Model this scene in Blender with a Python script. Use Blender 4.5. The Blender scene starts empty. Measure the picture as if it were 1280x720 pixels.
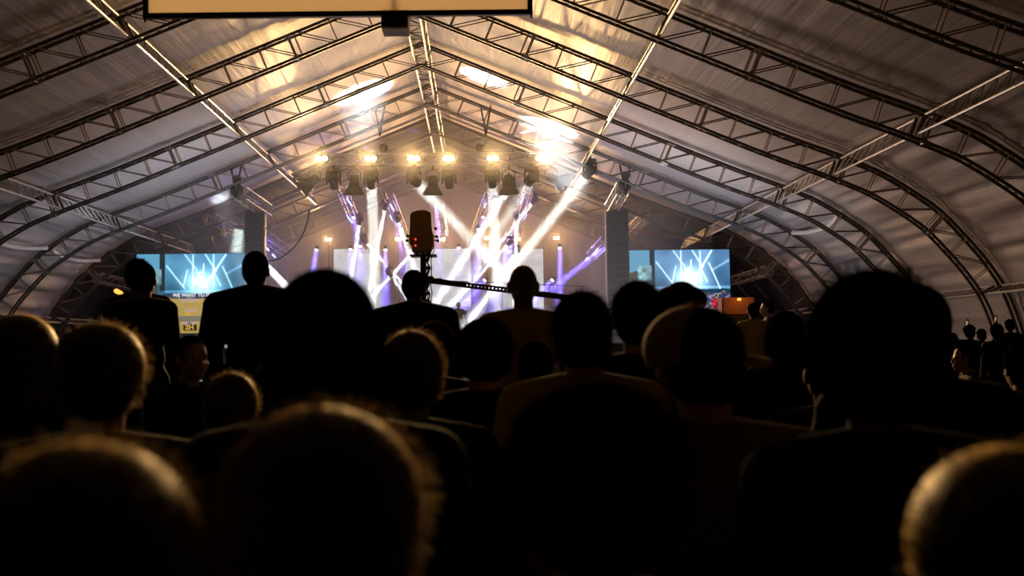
import bpy, bmesh, math, random
import numpy as np
from mathutils import Vector, Matrix, Euler

# ------------------------------------------------------------------ scene, camera, world, exposure
C = bpy.context.scene.collection
SC = bpy.context.scene
random.seed(7)
RNG = np.random.default_rng(11)

FPX = 1274.0                 # focal length in pixels of the 1280-wide frame
EYE = 1.18                   # the photographer sits: eye height over the floor
def camera_basis(roll_deg, vx, vy):
    r = math.radians(roll_deg)
    u, v = vx - 640.0, 360.0 - vy
    ur = u * math.cos(r) + v * math.sin(r)
    vr = -u * math.sin(r) + v * math.cos(r)
    p = math.atan2(-vr, FPX)
    a = math.atan(-ur / FPX * math.cos(p))
    F = Vector((math.sin(a) * math.cos(p), math.cos(a) * math.cos(p), math.sin(p)))
    R = Vector((math.cos(a), -math.sin(a), 0.0))
    U = R.cross(F)
    c, s = math.cos(r), math.sin(r)
    return R * c - U * s, U * c + R * s, F
CR, CU, CF = camera_basis(0.8, 596, 435)
cam_data = bpy.data.cameras.new('camera')
cam = bpy.data.objects.new('camera', cam_data); C.objects.link(cam)
cam.matrix_world = Matrix(((CR.x, CU.x, -CF.x, 0), (CR.y, CU.y, -CF.y, 0), (CR.z, CU.z, -CF.z, EYE), (0, 0, 0, 1)))
cam_data.sensor_width = 36.0
cam_data.lens = FPX * 36.0 / 1280.0
cam_data.clip_start = 0.05
cam_data.dof.use_dof = True
cam_data.dof.focus_distance = 36.0
cam_data.dof.aperture_fstop = 3.2
SC.camera = cam
SC.view_settings.view_transform = 'Standard'
SC.view_settings.look = 'None'
SC.view_settings.gamma = 1.0
SC.view_settings.use_curve_mapping = False
SC.view_settings.exposure = 0.0
SC.cycles.max_bounces = 5
SC.cycles.diffuse_bounces = 3
SC.cycles.glossy_bounces = 2
SC.cycles.transparent_max_bounces = 48
SC.cycles.volume_bounces = 0
SC.cycles.sample_clamp_indirect = 4.0
SC.cycles.caustics_reflective = False
SC.cycles.caustics_refractive = False
SC.cycles.use_denoising = True
SC.cycles.use_adaptive_sampling = False

world = bpy.data.worlds.new('night'); SC.world = world
world.use_nodes = True
world.node_tree.nodes['Background'].inputs[0].default_value = (0.35, 0.28, 0.22, 1)
world.node_tree.nodes['Background'].inputs[1].default_value = 0.0015

def at(px, py, Y):
    """World point seen at pixel (px, py) at the distance Y along the tent axis."""
    d = CF + CR * ((px - 640.0) / FPX) + CU * ((360.0 - py) / FPX)
    d = d * (Y / d.y)
    return Vector((d.x, d.y, d.z + EYE))

# ------------------------------------------------------------------ light levels (the lamps themselves stand in the builders below)
L_BLINDER, L_WIDE, L_THIN, L_PAR, L_AMBER, L_BOUNCE, L_SPILL = 6500.0, 85.0, 150.0, 190.0, 1700.0, 1050.0, 230.0
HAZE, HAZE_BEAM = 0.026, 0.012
RIDGE_X = -1.6
RIB0, BAY = 41.15, 5.0       # the rib in the stage opening, rib spacing

def aim(o, direction):
    o.rotation_euler = Vector(direction).to_track_quat('-Z', 'Y').to_euler()

def lamp(name, kind, loc, target, energy, color, parent=None, **kw):
    d = bpy.data.lights.new(name, kind)
    d.energy = energy; d.color = color
    for k, v in kw.items(): setattr(d, k, v)
    o = bpy.data.objects.new(name, d); C.objects.link(o)
    o.location = loc
    if target is not None: aim(o, Vector(target) - Vector(loc))
    if parent:
        bpy.context.view_layer.update()
        o.parent = parent; o.matrix_parent_inverse = parent.matrix_world.inverted()
    return o

# ------------------------------------------------------------------ materials
def mat(name, color, rough=0.6, metal=0.0, spec=0.5, emit=None, estr=0.0, noise=None, bump=0.0, nscale=8.0, sheen=0.0):
    m = bpy.data.materials.new(name); m.use_nodes = True
    nt = m.node_tree; b = nt.nodes['Principled BSDF']
    b.inputs['Base Color'].default_value = (*color, 1)
    b.inputs['Roughness'].default_value = rough
    b.inputs['Metallic'].default_value = metal
    b.inputs['Specular IOR Level'].default_value = spec
    if sheen: b.inputs['Sheen Weight'].default_value = sheen
    if emit is not None:
        b.inputs['Emission Color'].default_value = (*emit, 1)
        b.inputs['Emission Strength'].default_value = estr
    if noise or bump:
        tc = nt.nodes.new('ShaderNodeTexCoord')
        n = nt.nodes.new('ShaderNodeTexNoise'); n.inputs['Scale'].default_value = nscale; n.inputs['Detail'].default_value = 4
        nt.links.new(tc.outputs['Object'], n.inputs['Vector'])
        if noise:
            mx = nt.nodes.new('ShaderNodeMix'); mx.data_type = 'RGBA'
            mx.inputs['A'].default_value = (*color, 1); mx.inputs['B'].default_value = (*noise, 1)
            nt.links.new(n.outputs['Fac'], mx.inputs['Factor']); nt.links.new(mx.outputs['Result'], b.inputs['Base Color'])
        if bump:
            bp = nt.nodes.new('ShaderNodeBump'); bp.inputs['Strength'].default_value = bump; bp.inputs['Distance'].default_value = 0.02
            nt.links.new(n.outputs['Fac'], bp.inputs['Height']); nt.links.new(bp.outputs['Normal'], b.inputs['Normal'])
    return m

M = {}
M['steel'] = mat('dull_steel', (0.16, 0.14, 0.12), 0.5, 0.3, noise=(0.10, 0.085, 0.075), nscale=3)
M['alu'] = mat('bright_aluminium', (0.60, 0.57, 0.53), 0.42, 0.9, noise=(0.55, 0.53, 0.5), nscale=5)
M['strut'] = mat('worn_strut_tube', (0.62, 0.52, 0.40), 0.24, 0.9, noise=(0.45, 0.37, 0.28), nscale=4)
M['alu_dull'] = mat('dull_aluminium', (0.4, 0.37, 0.32), 0.4, 0.6, noise=(0.3, 0.27, 0.24), nscale=5)
M['black_metal'] = mat('black_metal', (0.02, 0.02, 0.022), 0.45, 0.0, noise=(0.035, 0.033, 0.03))
M['black_plastic'] = mat('black_plastic', (0.018, 0.016, 0.015), 0.4, noise=(0.03, 0.026, 0.022))
M['brown_case'] = mat('dark_brown_case', (0.10, 0.075, 0.05), 0.6, noise=(0.06, 0.045, 0.03))  # dark brown; on the right loudspeaker column it carries the haze tone
M['black_cloth'] = mat('black_drape', (0.012, 0.012, 0.013), 0.9, noise=(0.02, 0.02, 0.02), bump=0.3)
M['rubber'] = mat('black_rubber', (0.012, 0.012, 0.012), 0.6, noise=(0.02, 0.02, 0.02))
M['crane_case'] = mat('glare_lifted_crane_case', (0.32, 0.22, 0.14), 0.6, noise=(0.26, 0.18, 0.11))  # lightened towards brown to stand in for veiling glare
M['floor'] = mat('trodden_ground', (0.05, 0.042, 0.035), 0.9, noise=(0.03, 0.026, 0.02), bump=0.4, nscale=2)
M['stage_floor'] = mat('stage_deck', (0.02, 0.02, 0.022), 0.7, noise=(0.03, 0.03, 0.032))
M['cyc'] = mat('grey_backcloth', (0.42, 0.35, 0.30), 0.9, noise=(0.35, 0.29, 0.26), nscale=0.6)

def fabric_mat():
    m = bpy.data.materials.new('white_tent_fabric'); m.use_nodes = True
    nt = m.node_tree; b = nt.nodes['Principled BSDF']
    b.inputs['Roughness'].default_value = 0.48
    b.inputs['Specular IOR Level'].default_value = 0.35
    tc = nt.nodes.new('ShaderNodeTexCoord')
    # faint streaks along the tent, soft blotches of dirt, sewn seams between the ribs
    mp = nt.nodes.new('ShaderNodeMapping'); mp.inputs['Scale'].default_value = (9.0, 0.35, 9.0)
    n1 = nt.nodes.new('ShaderNodeTexNoise'); n1.inputs['Scale'].default_value = 1.0; n1.inputs['Detail'].default_value = 5
    nt.links.new(tc.outputs['Object'], mp.inputs['Vector']); nt.links.new(mp.outputs['Vector'], n1.inputs['Vector'])
    n2 = nt.nodes.new('ShaderNodeTexNoise'); n2.inputs['Scale'].default_value = 0.55; n2.inputs['Detail'].default_value = 4
    nt.links.new(tc.outputs['Object'], n2.inputs['Vector'])
    mx = nt.nodes.new('ShaderNodeMix'); mx.data_type = 'RGBA'
    mx.inputs['A'].default_value = (0.46, 0.40, 0.39, 1); mx.inputs['B'].default_value = (0.68, 0.615, 0.59, 1)
    nt.links.new(n2.outputs['Fac'], mx.inputs['Factor'])
    sx = nt.nodes.new('ShaderNodeSeparateXYZ'); nt.links.new(tc.outputs['Object'], sx.inputs[0])
    def mth(op, a, bb):
        k = nt.nodes.new('ShaderNodeMath'); k.operation = op
        for i, v in enumerate((a, bb)):
            if v is None: continue
            if isinstance(v, (int, float)): k.inputs[i].default_value = v
            else: nt.links.new(v, k.inputs[i])
        return k.outputs[0]
    fr = mth('FRACT', mth('DIVIDE', mth('SUBTRACT', sx.outputs['Y'], RIB0 - 50 * BAY), BAY), None)
    seam = mth('LESS_THAN', mth('ABSOLUTE', mth('SUBTRACT', fr, 0.5), None), 0.0045)
    mx2 = nt.nodes.new('ShaderNodeMix'); mx2.data_type = 'RGBA'
    mx2.inputs['B'].default_value = (0.22, 0.2, 0.2, 1)
    nt.links.new(mx.outputs['Result'], mx2.inputs['A'])
    nt.links.new(mth('MULTIPLY', seam, 0.4), mx2.inputs['Factor'])
    nt.links.new(mx2.outputs['Result'], b.inputs['Base Color'])
    bp = nt.nodes.new('ShaderNodeBump'); bp.inputs['Strength'].default_value = 0.6; bp.inputs['Distance'].default_value = 0.03
    nt.links.new(n1.outputs['Fac'], bp.inputs['Height']); nt.links.new(bp.outputs['Normal'], b.inputs['Normal'])
    return m
M['fabric'] = fabric_mat()

def emit_mat(name, color, strength):
    m = bpy.data.materials.new(name); m.use_nodes = True
    nt = m.node_tree; nt.nodes.clear()
    e = nt.nodes.new('ShaderNodeEmission'); e.inputs[0].default_value = (*color, 1); e.inputs[1].default_value = strength
    o = nt.nodes.new('ShaderNodeOutputMaterial'); nt.links.new(e.outputs[0], o.inputs[0])
    return m
M['amber_lens'] = emit_mat('amber_lamp_lens', (1.0, 0.62, 0.2), 22.0)
M['white_lens'] = emit_mat('white_lamp_lens', (0.85, 0.9, 1.0), 14.0)
M['violet_lens'] = emit_mat('violet_lamp_lens', (0.7, 0.65, 1.0), 10.0)
M['blue_tube'] = emit_mat('blue_light_tube', (0.45, 0.62, 1.0), 3.0)
M['red_led'] = emit_mat('red_indicator', (1.0, 0.05, 0.02), 1.6)
M['orange_lens'] = emit_mat('orange_lamp', (1.0, 0.45, 0.08), 1.6)

def attr_screen(name, strength):
    m = bpy.data.materials.new(name); m.use_nodes = True
    nt = m.node_tree; nt.nodes.clear()
    a = nt.nodes.new('ShaderNodeVertexColor'); a.layer_name = 'picture'
    e = nt.nodes.new('ShaderNodeEmission'); e.inputs[1].default_value = strength
    o = nt.nodes.new('ShaderNodeOutputMaterial')
    nt.links.new(a.outputs['Color'], e.inputs[0]); nt.links.new(e.outputs[0], o.inputs[0])
    return m

# ------------------------------------------------------------------ mesh helpers
class MB:
    def __init__(self): self.v = []; self.f = []
    def add(self, vs, fs):
        k = len(self.v); self.v += [tuple(p) for p in vs]; self.f += [tuple(i + k for i in q) for q in fs]
        return self
    @staticmethod
    def frame(d):
        d = Vector(d).normalized()
        a = Vector((0, 0, 1)) if abs(d.z) < 0.9 else Vector((0, 1, 0))
        u = d.cross(a).normalized(); return u, d.cross(u).normalized()
    def tube(self, p, q, r, n=6, r2=None, caps=True):
        p, q = Vector(p), Vector(q); r2 = r if r2 is None else r2
        if (q - p).length < 1e-6: return self
        u, w = self.frame(q - p); vs = []
        for c, rr in ((p, r), (q, r2)):
            for i in range(n):
                a = 2 * math.pi * i / n
                vs.append(c + u * (rr * math.cos(a)) + w * (rr * math.sin(a)))
        fs = [(i, (i + 1) % n, n + (i + 1) % n, n + i) for i in range(n)]
        if caps: fs += [tuple(range(n))[::-1], tuple(range(n, 2 * n))]
        return self.add(vs, fs)
    def path(self, pts, r, n=6, radii=None):
        pts = [Vector(p) for p in pts]; m = len(pts); vs = []
        u = None
        for k, p in enumerate(pts):
            d = (pts[min(k + 1, m - 1)] - pts[max(k - 1, 0)]).normalized()
            if u is None: u, w = self.frame(d)
            else:
                u = (u - d * u.dot(d)).normalized(); w = d.cross(u)
            rr = radii[k] if radii else r
            for i in range(n):
                a = 2 * math.pi * i / n
                vs.append(p + u * (rr * math.cos(a)) + w * (rr * math.sin(a)))
        fs = [(k * n + i, k * n + (i + 1) % n, (k + 1) * n + (i + 1) % n, (k + 1) * n + i) for k in range(m - 1) for i in range(n)]
        fs += [tuple(range(n))[::-1], tuple(range((m - 1) * n, m * n))]
        return self.add(vs, fs)
    def box(self, c, s, rot=None, bev=0.0):
        c = Vector(c); sx, sy, sz = s[0] / 2, s[1] / 2, s[2] / 2
        if bev <= 0:
            vs = [Vector((x, y, z)) for x in (-sx, sx) for y in (-sy, sy) for z in (-sz, sz)]
            fs = [(0, 1, 3, 2), (4, 6, 7, 5), (0, 4, 5, 1), (2, 3, 7, 6), (0, 2, 6, 4), (1, 5, 7, 3)]
        else:
            bm = bmesh.new(); bmesh.ops.create_cube(bm, size=1.0)
            for v in bm.verts: v.co = Vector((v.co.x * 2 * sx, v.co.y * 2 * sy, v.co.z * 2 * sz))
            bmesh.ops.bevel(bm, geom=list(bm.edges), offset=bev, segments=2, affect='EDGES')
            bm.verts.index_update(); vs = [v.co.copy() for v in bm.verts]; fs = [tuple(v.index for v in f.verts) for f in bm.faces]; bm.free()
        if rot is not None: vs = [rot @ v for v in vs]
        return self.add([v + c for v in vs], fs)
    def lathe(self, prof, n=16, mtx=None, a0=0.0):
        vs = []; m = len(prof)
        for r, z in prof:
            for i in range(n):
                a = a0 + 2 * math.pi * i / n; vs.append(Vector((r * math.cos(a), r * math.sin(a), z)))
        fs = [(k * n + i, k * n + (i + 1) % n, (k + 1) * n + (i + 1) % n, (k + 1) * n + i) for k in range(m - 1) for i in range(n)]
        fs += [tuple(range(n))[::-1], tuple(range((m - 1) * n, m * n))]
        if mtx is not None: vs = [mtx @ v for v in vs]
        return self.add(vs, fs)
    def ell(self, c, r, nu=14, nv=9, rot=None):
        c = Vector(c); vs = [Vector((0, 0, r[2]))]
        for j in range(1, nv):
            t = math.pi * j / nv
            for i in range(nu):
                a = 2 * math.pi * i / nu
                vs.append(Vector((r[0] * math.sin(t) * math.cos(a), r[1] * math.sin(t) * math.sin(a), r[2] * math.cos(t))))
        vs.append(Vector((0, 0, -r[2]))); L = len(vs) - 1
        fs = [(0, 1 + i, 1 + (i + 1) % nu) for i in range(nu)]
        for j in range(nv - 2):
            for i in range(nu):
                a = 1 + j * nu + i; b = 1 + j * nu + (i + 1) % nu
                fs.append((a, a + nu, b + nu, b))
        fs += [(L, 1 + (nv - 2) * nu + (i + 1) % nu, 1 + (nv - 2) * nu + i) for i in range(nu)]
        if rot is not None: vs = [rot @ v for v in vs]
        return self.add([v + c for v in vs], fs)
    def cap(self, p, q, r1, r2=None, n=12):
        """Capsule with a taper (closed blobs for the remeshed bodies)."""
        r2 = r1 if r2 is None else r2
        self.tube(p, q, r1, n, r2); self.ell(p, (r1,) * 3, n, 7); self.ell(q, (r2,) * 3, n, 7); return self
    def mesh(self, name, smooth=True):
        me = bpy.data.meshes.new(name); me.from_pydata(self.v, [], self.f); me.update()
        if smooth: me.polygons.foreach_set('use_smooth', [True] * len(me.polygons))
        return me
    def build(self, name, material, parent=None, smooth=True, sharp=True):
        return link(name, self.mesh(name, smooth), material, parent, sharp)

def link(name, me, material, parent=None, sharp=True):
    if material is not None and not me.materials: me.materials.append(material)
    if sharp and hasattr(me, 'set_sharp_from_angle'): me.set_sharp_from_angle(angle=math.radians(42))
    o = bpy.data.objects.new(name, me); C.objects.link(o)
    if parent: o.parent = parent
    return o

def tag(o, label=None, cat=None, group=None, kind=None):
    if label: o['label'] = label
    if cat: o['category'] = cat
    if group: o['group'] = group
    if kind: o['kind'] = kind
    return o
def thing(name, label, cat, loc=(0, 0, 0), group=None, rot=None):
    o = bpy.data.objects.new(name, None); o.empty_display_size = 0.2; C.objects.link(o)
    o.location = loc
    if rot is not None: o.rotation_euler = rot
    return tag(o, label, cat, group)
def dup(root, loc=None, label=None, rot=None, group=None):
    def cp(o, par):
        c = o.copy(); C.objects.link(c)
        if par: c.parent = par
        for k in list(o.children):
            if k.type != 'LIGHT': cp(k, c)
        return c
    r = cp(root, None)
    if loc is not None: r.location = loc
    if rot is not None: r.rotation_euler = rot
    if label: r['label'] = label
    if group: r['group'] = group
    return r
ORD = ['first', 'second', 'third', 'fourth', 'fifth', 'sixth', 'seventh', 'eighth', 'ninth', 'tenth', 'eleventh', 'twelfth']

# ------------------------------------------------------------------ tent: profile shared by fabric and ribs
PROF = [(0, 9.42), (3.5, 7.97), (7, 6.52), (9.8, 5.38), (11.2, 4.86), (12.3, 4.38), (13.0, 3.95), (13.7, 3.45), (14.4, 2.72),
        (14.95, 2.05), (15.35, 1.42), (15.7, 0.5), (15.9, -0.4), (15.95, -1.25)]
def smooth_profile(n=400):
    P = np.array(PROF); t = np.r_[0, np.cumsum(np.hypot(*np.diff(P, axis=0).T))]
    def pchip(y):
        h = np.diff(t); d = np.diff(y) / h; m = np.zeros_like(y)
        m[1:-1] = (d[:-1] * h[1:] + d[1:] * h[:-1]) / (h[:-1] + h[1:]); m[0] = d[0]; m[-1] = d[-1]
        def f(s):
            k = np.clip(np.searchsorted(t, s) - 1, 0, len(h) - 1); u = (s - t[k]) / h[k]
            return (y[k] * (1 + 2 * u) * (1 - u) ** 2 + m[k] * h[k] * u * (1 - u) ** 2 + y[k + 1] * u * u * (3 - 2 * u) + m[k + 1] * h[k] * u * u * (u - 1))
        return f
    s = np.linspace(0, t[-1], n)
    return s, pchip(P[:, 0])(s), pchip(P[:, 1])(s)
PS, PU, PZ = smooth_profile()
PLEN = PS[-1]
def prof(s, inset=0.0):
    """Point of the half profile at arc length s; inset goes inwards along the normal."""
    u = float(np.interp(s, PS, PU)); z = float(np.interp(s, PS, PZ))
    e = 0.08; s0, s1 = max(s - e, 0), min(s + e, PLEN)
    du = float(np.interp(s1, PS, PU) - np.interp(s0, PS, PU)); dz = float(np.interp(s1, PS, PZ) - np.interp(s0, PS, PZ))
    L = math.hypot(du, dz); nx, nz = dz / L, -du / L          # inwards
    return u + nx * inset, z + nz * inset + EYE, nx, nz

def fabric(name, y0, y1, material, ny, folds, kind_label):
    ns = 230; S = np.linspace(0, PLEN, ns); Ys = np.linspace(y0, y1, ny); mb = MB()
    ph = RNG.uniform(0, 6.28, 24); fq = RNG.uniform(3.0, 19.0, 24); kk = RNG.uniform(-0.28, 0.28, 24)
    cols = []
    for sgn in (-1, 1):
        for s in S:
            row = []
            for y in Ys:
                b = (y - RIB0) / BAY; fr = b - math.floor(b); sag = 4 * fr * (1 - fr)
                wall = max(0.0, min(1.0, (s - 11.2) / 2.2)); wall *= wall * (3 - 2 * wall)
                d = 0.0
                if folds:
                    j0 = 0 if sgn < 0 else 12
                    w = sum(math.sin(fq[j] * s + kk[j] * 5 * fr + math.floor(b) * 1.7 * (j + 1) + ph[j]) / (0.5 + 0.13 * fq[j]) for j in range(j0, j0 + 12))
                    d = 0.05 * (w - 0.35 * abs(w)) * wall * (0.06 + 0.94 * sag) + 0.004 * w * (1 - wall) * sag + 0.05 * sag * (0.4 + wall)
                u, z, nx, nz = prof(s, -0.16 + d)
                row.append((RIDGE_X + sgn * u, y, z))
            cols.append(row)
    order = list(range(ns - 1, -1, -1)) + list(range(ns + 1, 2 * ns))
    rows = [cols[i] for i in order]
    vs = [p for r in rows for p in r]; fs = []
    for i in range(len(rows) - 1):
        for j in range(ny - 1):
            fs.append((i * ny + j, i * ny + j + 1, (i + 1) * ny + j + 1, (i + 1) * ny + j))
    mb.add(vs, fs); o = mb.build(name, material, sharp=False); tag(o, kind='structure', label=kind_label)
    return o
fabric('ceiling', RIB0 + 0.15, -4.0, M['fabric'], 190, True, 'white fabric skin of the arched tent with folds on its walls')
fabric('ceiling_stage', 53.0, RIB0 + 0.15, M['black_cloth'], 8, False, 'black lining of the tent over the stage')
mb = MB(); mb.add([(-19, -5, 0), (16, -5, 0), (16, 54, 0), (-19, 54, 0)], [(0, 1, 2, 3)]); tag(mb.build('floor', M['floor']), kind='structure')
# back wall over the profile
mb = MB(); pts = [(RIDGE_X + sg * prof(s, -0.1)[0], 52.9, prof(s, -0.1)[1]) for sg, L in ((-1, np.linspace(PLEN, 0, 40)), (1, np.linspace(0.01, PLEN, 40))) for s in L]
mb.add(pts, [tuple(range(len(pts)))]); tag(mb.build('wall_back', M['black_cloth'], smooth=False), kind='structure')

# ------------------------------------------------------------------ arched ribs: box trusses with paired verticals and diagonals
DEPTH, HALF = 0.62, 0.125
stations = [0.35] + [0.35 + i * 0.98 for i in range(1, 18)]
JOINTS = {3, 8, 12, 15}
def make_rib():
    root = thing('arched_truss', '', 'roof truss', (RIDGE_X, 0, 0), 'arched roof trusses of the tent')
    S = np.linspace(0.0, PLEN, 70)
    out, inn = MB(), MB()
    for sg in (-1, 1):
        si = [s for s in S if prof(s, DEPTH)[0] > 0.02]
        zap = prof(si[0], DEPTH)[1] + 0.41 * prof(si[0], DEPTH)[0]
        lace = {0.0: MB(), DEPTH: MB()}
        for y in (-HALF, HALF):
            out.path([(sg * prof(s)[0], y, prof(s)[1]) for s in S], 0.045, 6)
            inn.path([(0, y, zap)] + [(sg * prof(s, DEPTH)[0], y, prof(s, DEPTH)[1]) for s in si], 0.038, 6)
            web = MB()
            for k, s in enumerate(stations):
                a = prof(s); b = prof(s, DEPTH)
                web.tube((sg * a[0], y, a[1]), (sg * b[0], y, b[1]), 0.019, 5)
                if k + 1 < len(stations):
                    c = prof(stations[k + 1] - 0.1)
                    web.tube((sg * b[0], y, b[1]), (sg * c[0], y, c[1]), 0.016, 5)
            web.build('web_lattice', M['strut'], root)
        for k, s in enumerate(stations):
            for ins in (0.0, DEPTH):
                a = prof(s, ins); lace[ins].tube((sg * a[0], -HALF, a[1]), (sg * a[0], HALF, a[1]), 0.014, 5)
                if k + 1 < len(stations):
                    s2 = stations[k + 1]
                    for t0, t1, f in ((0, .25, 1), (.25, .5, -1), (.5, .75, 1), (.75, 1, -1)):
                        e, g = prof(s + (s2 - s) * t0, ins), prof(s + (s2 - s) * t1, ins)
                        lace[ins].tube((sg * e[0], -HALF * f, e[1]), (sg * g[0], HALF * f, g[1]), 0.015, 4)
            if k in JOINTS:
                joint = MB()
                for y in (-HALF, HALF):
                    e, g = prof(s + 0.16), prof(s + 0.16, DEPTH)
                    joint.tube((sg * e[0], y, e[1]), (sg * g[0], y, g[1]), 0.03, 6)
                    for ins in (0.0, DEPTH):
                        e, g = prof(s + 0.05, ins), prof(s + 0.27, ins)
                        joint.tube((sg * e[0], y, e[1]), (sg * g[0], y, g[1]), 0.05, 8)
                for ins in (0.0, DEPTH):
                    e = prof(s + 0.16, ins); joint.tube((sg * e[0], -HALF, e[1]), (sg * e[0], HALF, e[1]), 0.03, 6)
                joint.build('bolted_joint', M['alu_dull'], root)
        for ins in (0.0, DEPTH): lace[ins].build('chord_lacing', M['steel'], root)
    for sg in (-1, 1):
        k = MB(); k.box((sg * 15.95, 0, 0.03), (0.5, 0.6, 0.06)); k.build('base_plate', M['steel'], root)
    out.build('outer_chord', M['steel'], root); inn.build('inner_chord', M['steel'], root)
    return root
rib_labels = {-2: 'arched roof truss farthest back, over the rear of the stage', -1: 'arched roof truss over the stage just behind the fabric edge',
    0: 'arched roof truss along the edge of the white fabric at the stage opening',
    1: 'second arched truss from the stage opening, over the amber lamp row', 2: 'third arched truss from the stage opening, one bay before the lamp row',
    3: 'fourth arched truss from the stage opening, its peak behind the projection screen', 4: 'fifth arched truss from the stage opening, crossing behind the top of the projection screen',
    5: 'sixth arched truss from the stage opening, in the top right corner', 6: 'arched truss above the projection screen, out at the top edge',
    7: 'arched truss over the front audience', 8: 'arched truss straight over the nearest audience row'}
proto = make_rib(); proto.location.y = RIB0; proto['label'] = rib_labels[0]
for i in (-2, -1, 1, 2, 3, 4, 5, 6, 7, 8):
    dup(proto, (RIDGE_X, RIB0 - BAY * i, 0), rib_labels[i])

# ------------------------------------------------------------------ purlin trusses between the ribs
def purlin(label, sg, s, y0, y1, r=0.034):
    a, b = prof(s, 0.10), prof(s, DEPTH - 0.08)
    root = thing('purlin_truss', label, 'purlin', (RIDGE_X + sg * a[0], y0, a[1]), 'purlin trusses along the tent')
    ox, oz = RIDGE_X + sg * a[0], a[1]
    A = lambda y: (RIDGE_X + sg * a[0] - ox, y - y0, 0)
    B = lambda y: (RIDGE_X + sg * b[0] - ox, y - y0, b[1] - oz)
    k = 0; y = y0
    n = round((y1 - y0) / BAY)
    for j in range(n):
        ya, yb = y0 + j * BAY + 0.22, y0 + (j + 1) * BAY - 0.22
        up, lo, web = MB(), MB(), MB()
        up.tube(A(ya), A(yb), r, 8); lo.tube(B(ya), B(yb), r, 8)
        m = 9
        for q in range(m):
            t0, t1 = ya + (yb - ya) * q / m, ya + (yb - ya) * (q + 1) / m
            web.tube(A(t0), B(t1), 0.013, 5); web.tube(B(t0), A(t0), 0.011, 5)
        for yy in (ya, yb):
            fr = MB(); fr.tube(A(yy), B(yy), 0.04, 6); fr.build('end_frame', M['steel'], root)
        up.build('upper_tube', M['alu'], root); lo.build('lower_tube', M['alu'], root); web.build('web_lattice', M['alu_dull'], root)
    return root
YP0, YP1 = RIB0 - BAY * 8, RIB0 + BAY
s_of = lambda u: float(np.interp(u, PU, PS))
purlin('bright purlin truss running down the left slope of the roof', -1, s_of(5.75), YP0, YP1)
purlin('bright purlin truss running down the right slope of the roof', 1, s_of(5.75), YP0, YP1)
purlin('ladder-like purlin truss low on the left at the bend of the wall', -1, s_of(11.15), YP0, YP1)
purlin('ladder-like purlin truss low on the right at the bend of the wall', 1, s_of(11.15), YP0, YP1)
purlin('purlin truss along the foot of the right tent wall', 1, s_of(15.32), YP0, YP1)
purlin('purlin truss along the foot of the left tent wall', -1, s_of(15.32), YP0, YP1)
# ridge: box truss with four tubes
root = thing('ridge_truss', 'box truss along the ridge of the tent roof', 'ridge truss', (RIDGE_X, YP0, EYE))
zr0, zr1 = 9.42 - 0.22, 9.42 - 0.62
cs = [(-0.26, zr0), (0.26, zr0), (-0.2, zr1), (0.2, zr1)]
for j in range(9):
    ya, yb = j * BAY + 0.0, (j + 1) * BAY - 0.0
    tb, lt = MB(), MB()
    for x, z in cs: tb.tube((x, ya, z), (x, yb, z), 0.036, 8)
    m = 8
    for q in range(m):
        t0, t1 = ya + (yb - ya) * q / m, ya + (yb - ya) * (q + 1) / m
        for i0, i1 in ((0, 2), (1, 3), (2, 3), (0, 1)):
            p, w = (cs[i0], cs[i1]) if q % 2 else (cs[i1], cs[i0])
            lt.tube((p[0], t0, p[1]), (w[0], t1, w[1]), 0.013, 5)
        lt.tube((cs[2][0], t0, cs[2][1]), (cs[3][0], t0, cs[3][1]), 0.013, 5)
    tb.build('chord_tube', M['alu'], root); lt.build('web_lattice', M['steel'], root)

# ------------------------------------------------------------------ stage platform and backcloth
STAGE_Z = 1.3
mb = MB(); mb.box((-2.0, 46.8, STAGE_Z / 2 + 0.0), (17.0, 10.6, STAGE_Z)); o = mb.build('stage_platform', M['stage_floor'])
tag(o, 'black stage platform behind the heads of the crowd', 'stage')
cx0, cx1 = at(318, 350, 52.2).x, at(775, 350, 52.2).x
mb = MB(); n = 140; vs = []
for i in range(n + 1):
    x = cx0 + (cx1 - cx0) * i / n; y = 52.2 + 0.05 * math.sin(i * 0.9) + 0.03 * math.sin(i * 2.3 + 1)
    u = abs(x - RIDGE_X); zt = prof(s_of(min(u, 15.0)), DEPTH + 0.15)[1]
    vs += [(x, y, STAGE_Z), (x, y, zt)]
mb.add(vs, [(2 * i, 2 * i + 2, 2 * i + 3, 2 * i + 1) for i in range(n)])
o = mb.build('backcloth', M['cyc'], sharp=False); tag(o, 'grey pleated backcloth hanging behind the LED panels on the stage', 'backcloth')

# ------------------------------------------------------------------ pictures on the screens (colour per vertex of a fine grid)
def lin(c): 
    c = np.asarray(c, float); return np.where(c <= 0.04045, c / 12.92, ((c + 0.055) / 1.055) ** 2.4)
def picture(name, w, h, img, material, parent, loc):
    """Flat luminous display facing the audience; img is [rows from the bottom, columns, 3], linear."""
    nz, nx = img.shape[:2]
    xs = np.linspace(-w / 2, w / 2, nx); zs = np.linspace(0, h, nz)
    vs = [(x, 0, z) for z in zs for x in xs]
    fs = [(j * nx + i, j * nx + i + 1, (j + 1) * nx + i + 1, (j + 1) * nx + i) for j in range(nz - 1) for i in range(nx - 1)]
    me = bpy.data.meshes.new(name); me.from_pydata(vs, [], fs)
    ca = me.color_attributes.new('picture', 'FLOAT_COLOR', 'POINT')
    buf = np.ones((nz * nx, 4), np.float32); buf[:, :3] = img.reshape(-1, 3)
    ca.data.foreach_set('color', buf.ravel()); me.update()
    o = link(name, me, material, parent, sharp=False); o.location = loc
    return o
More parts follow.
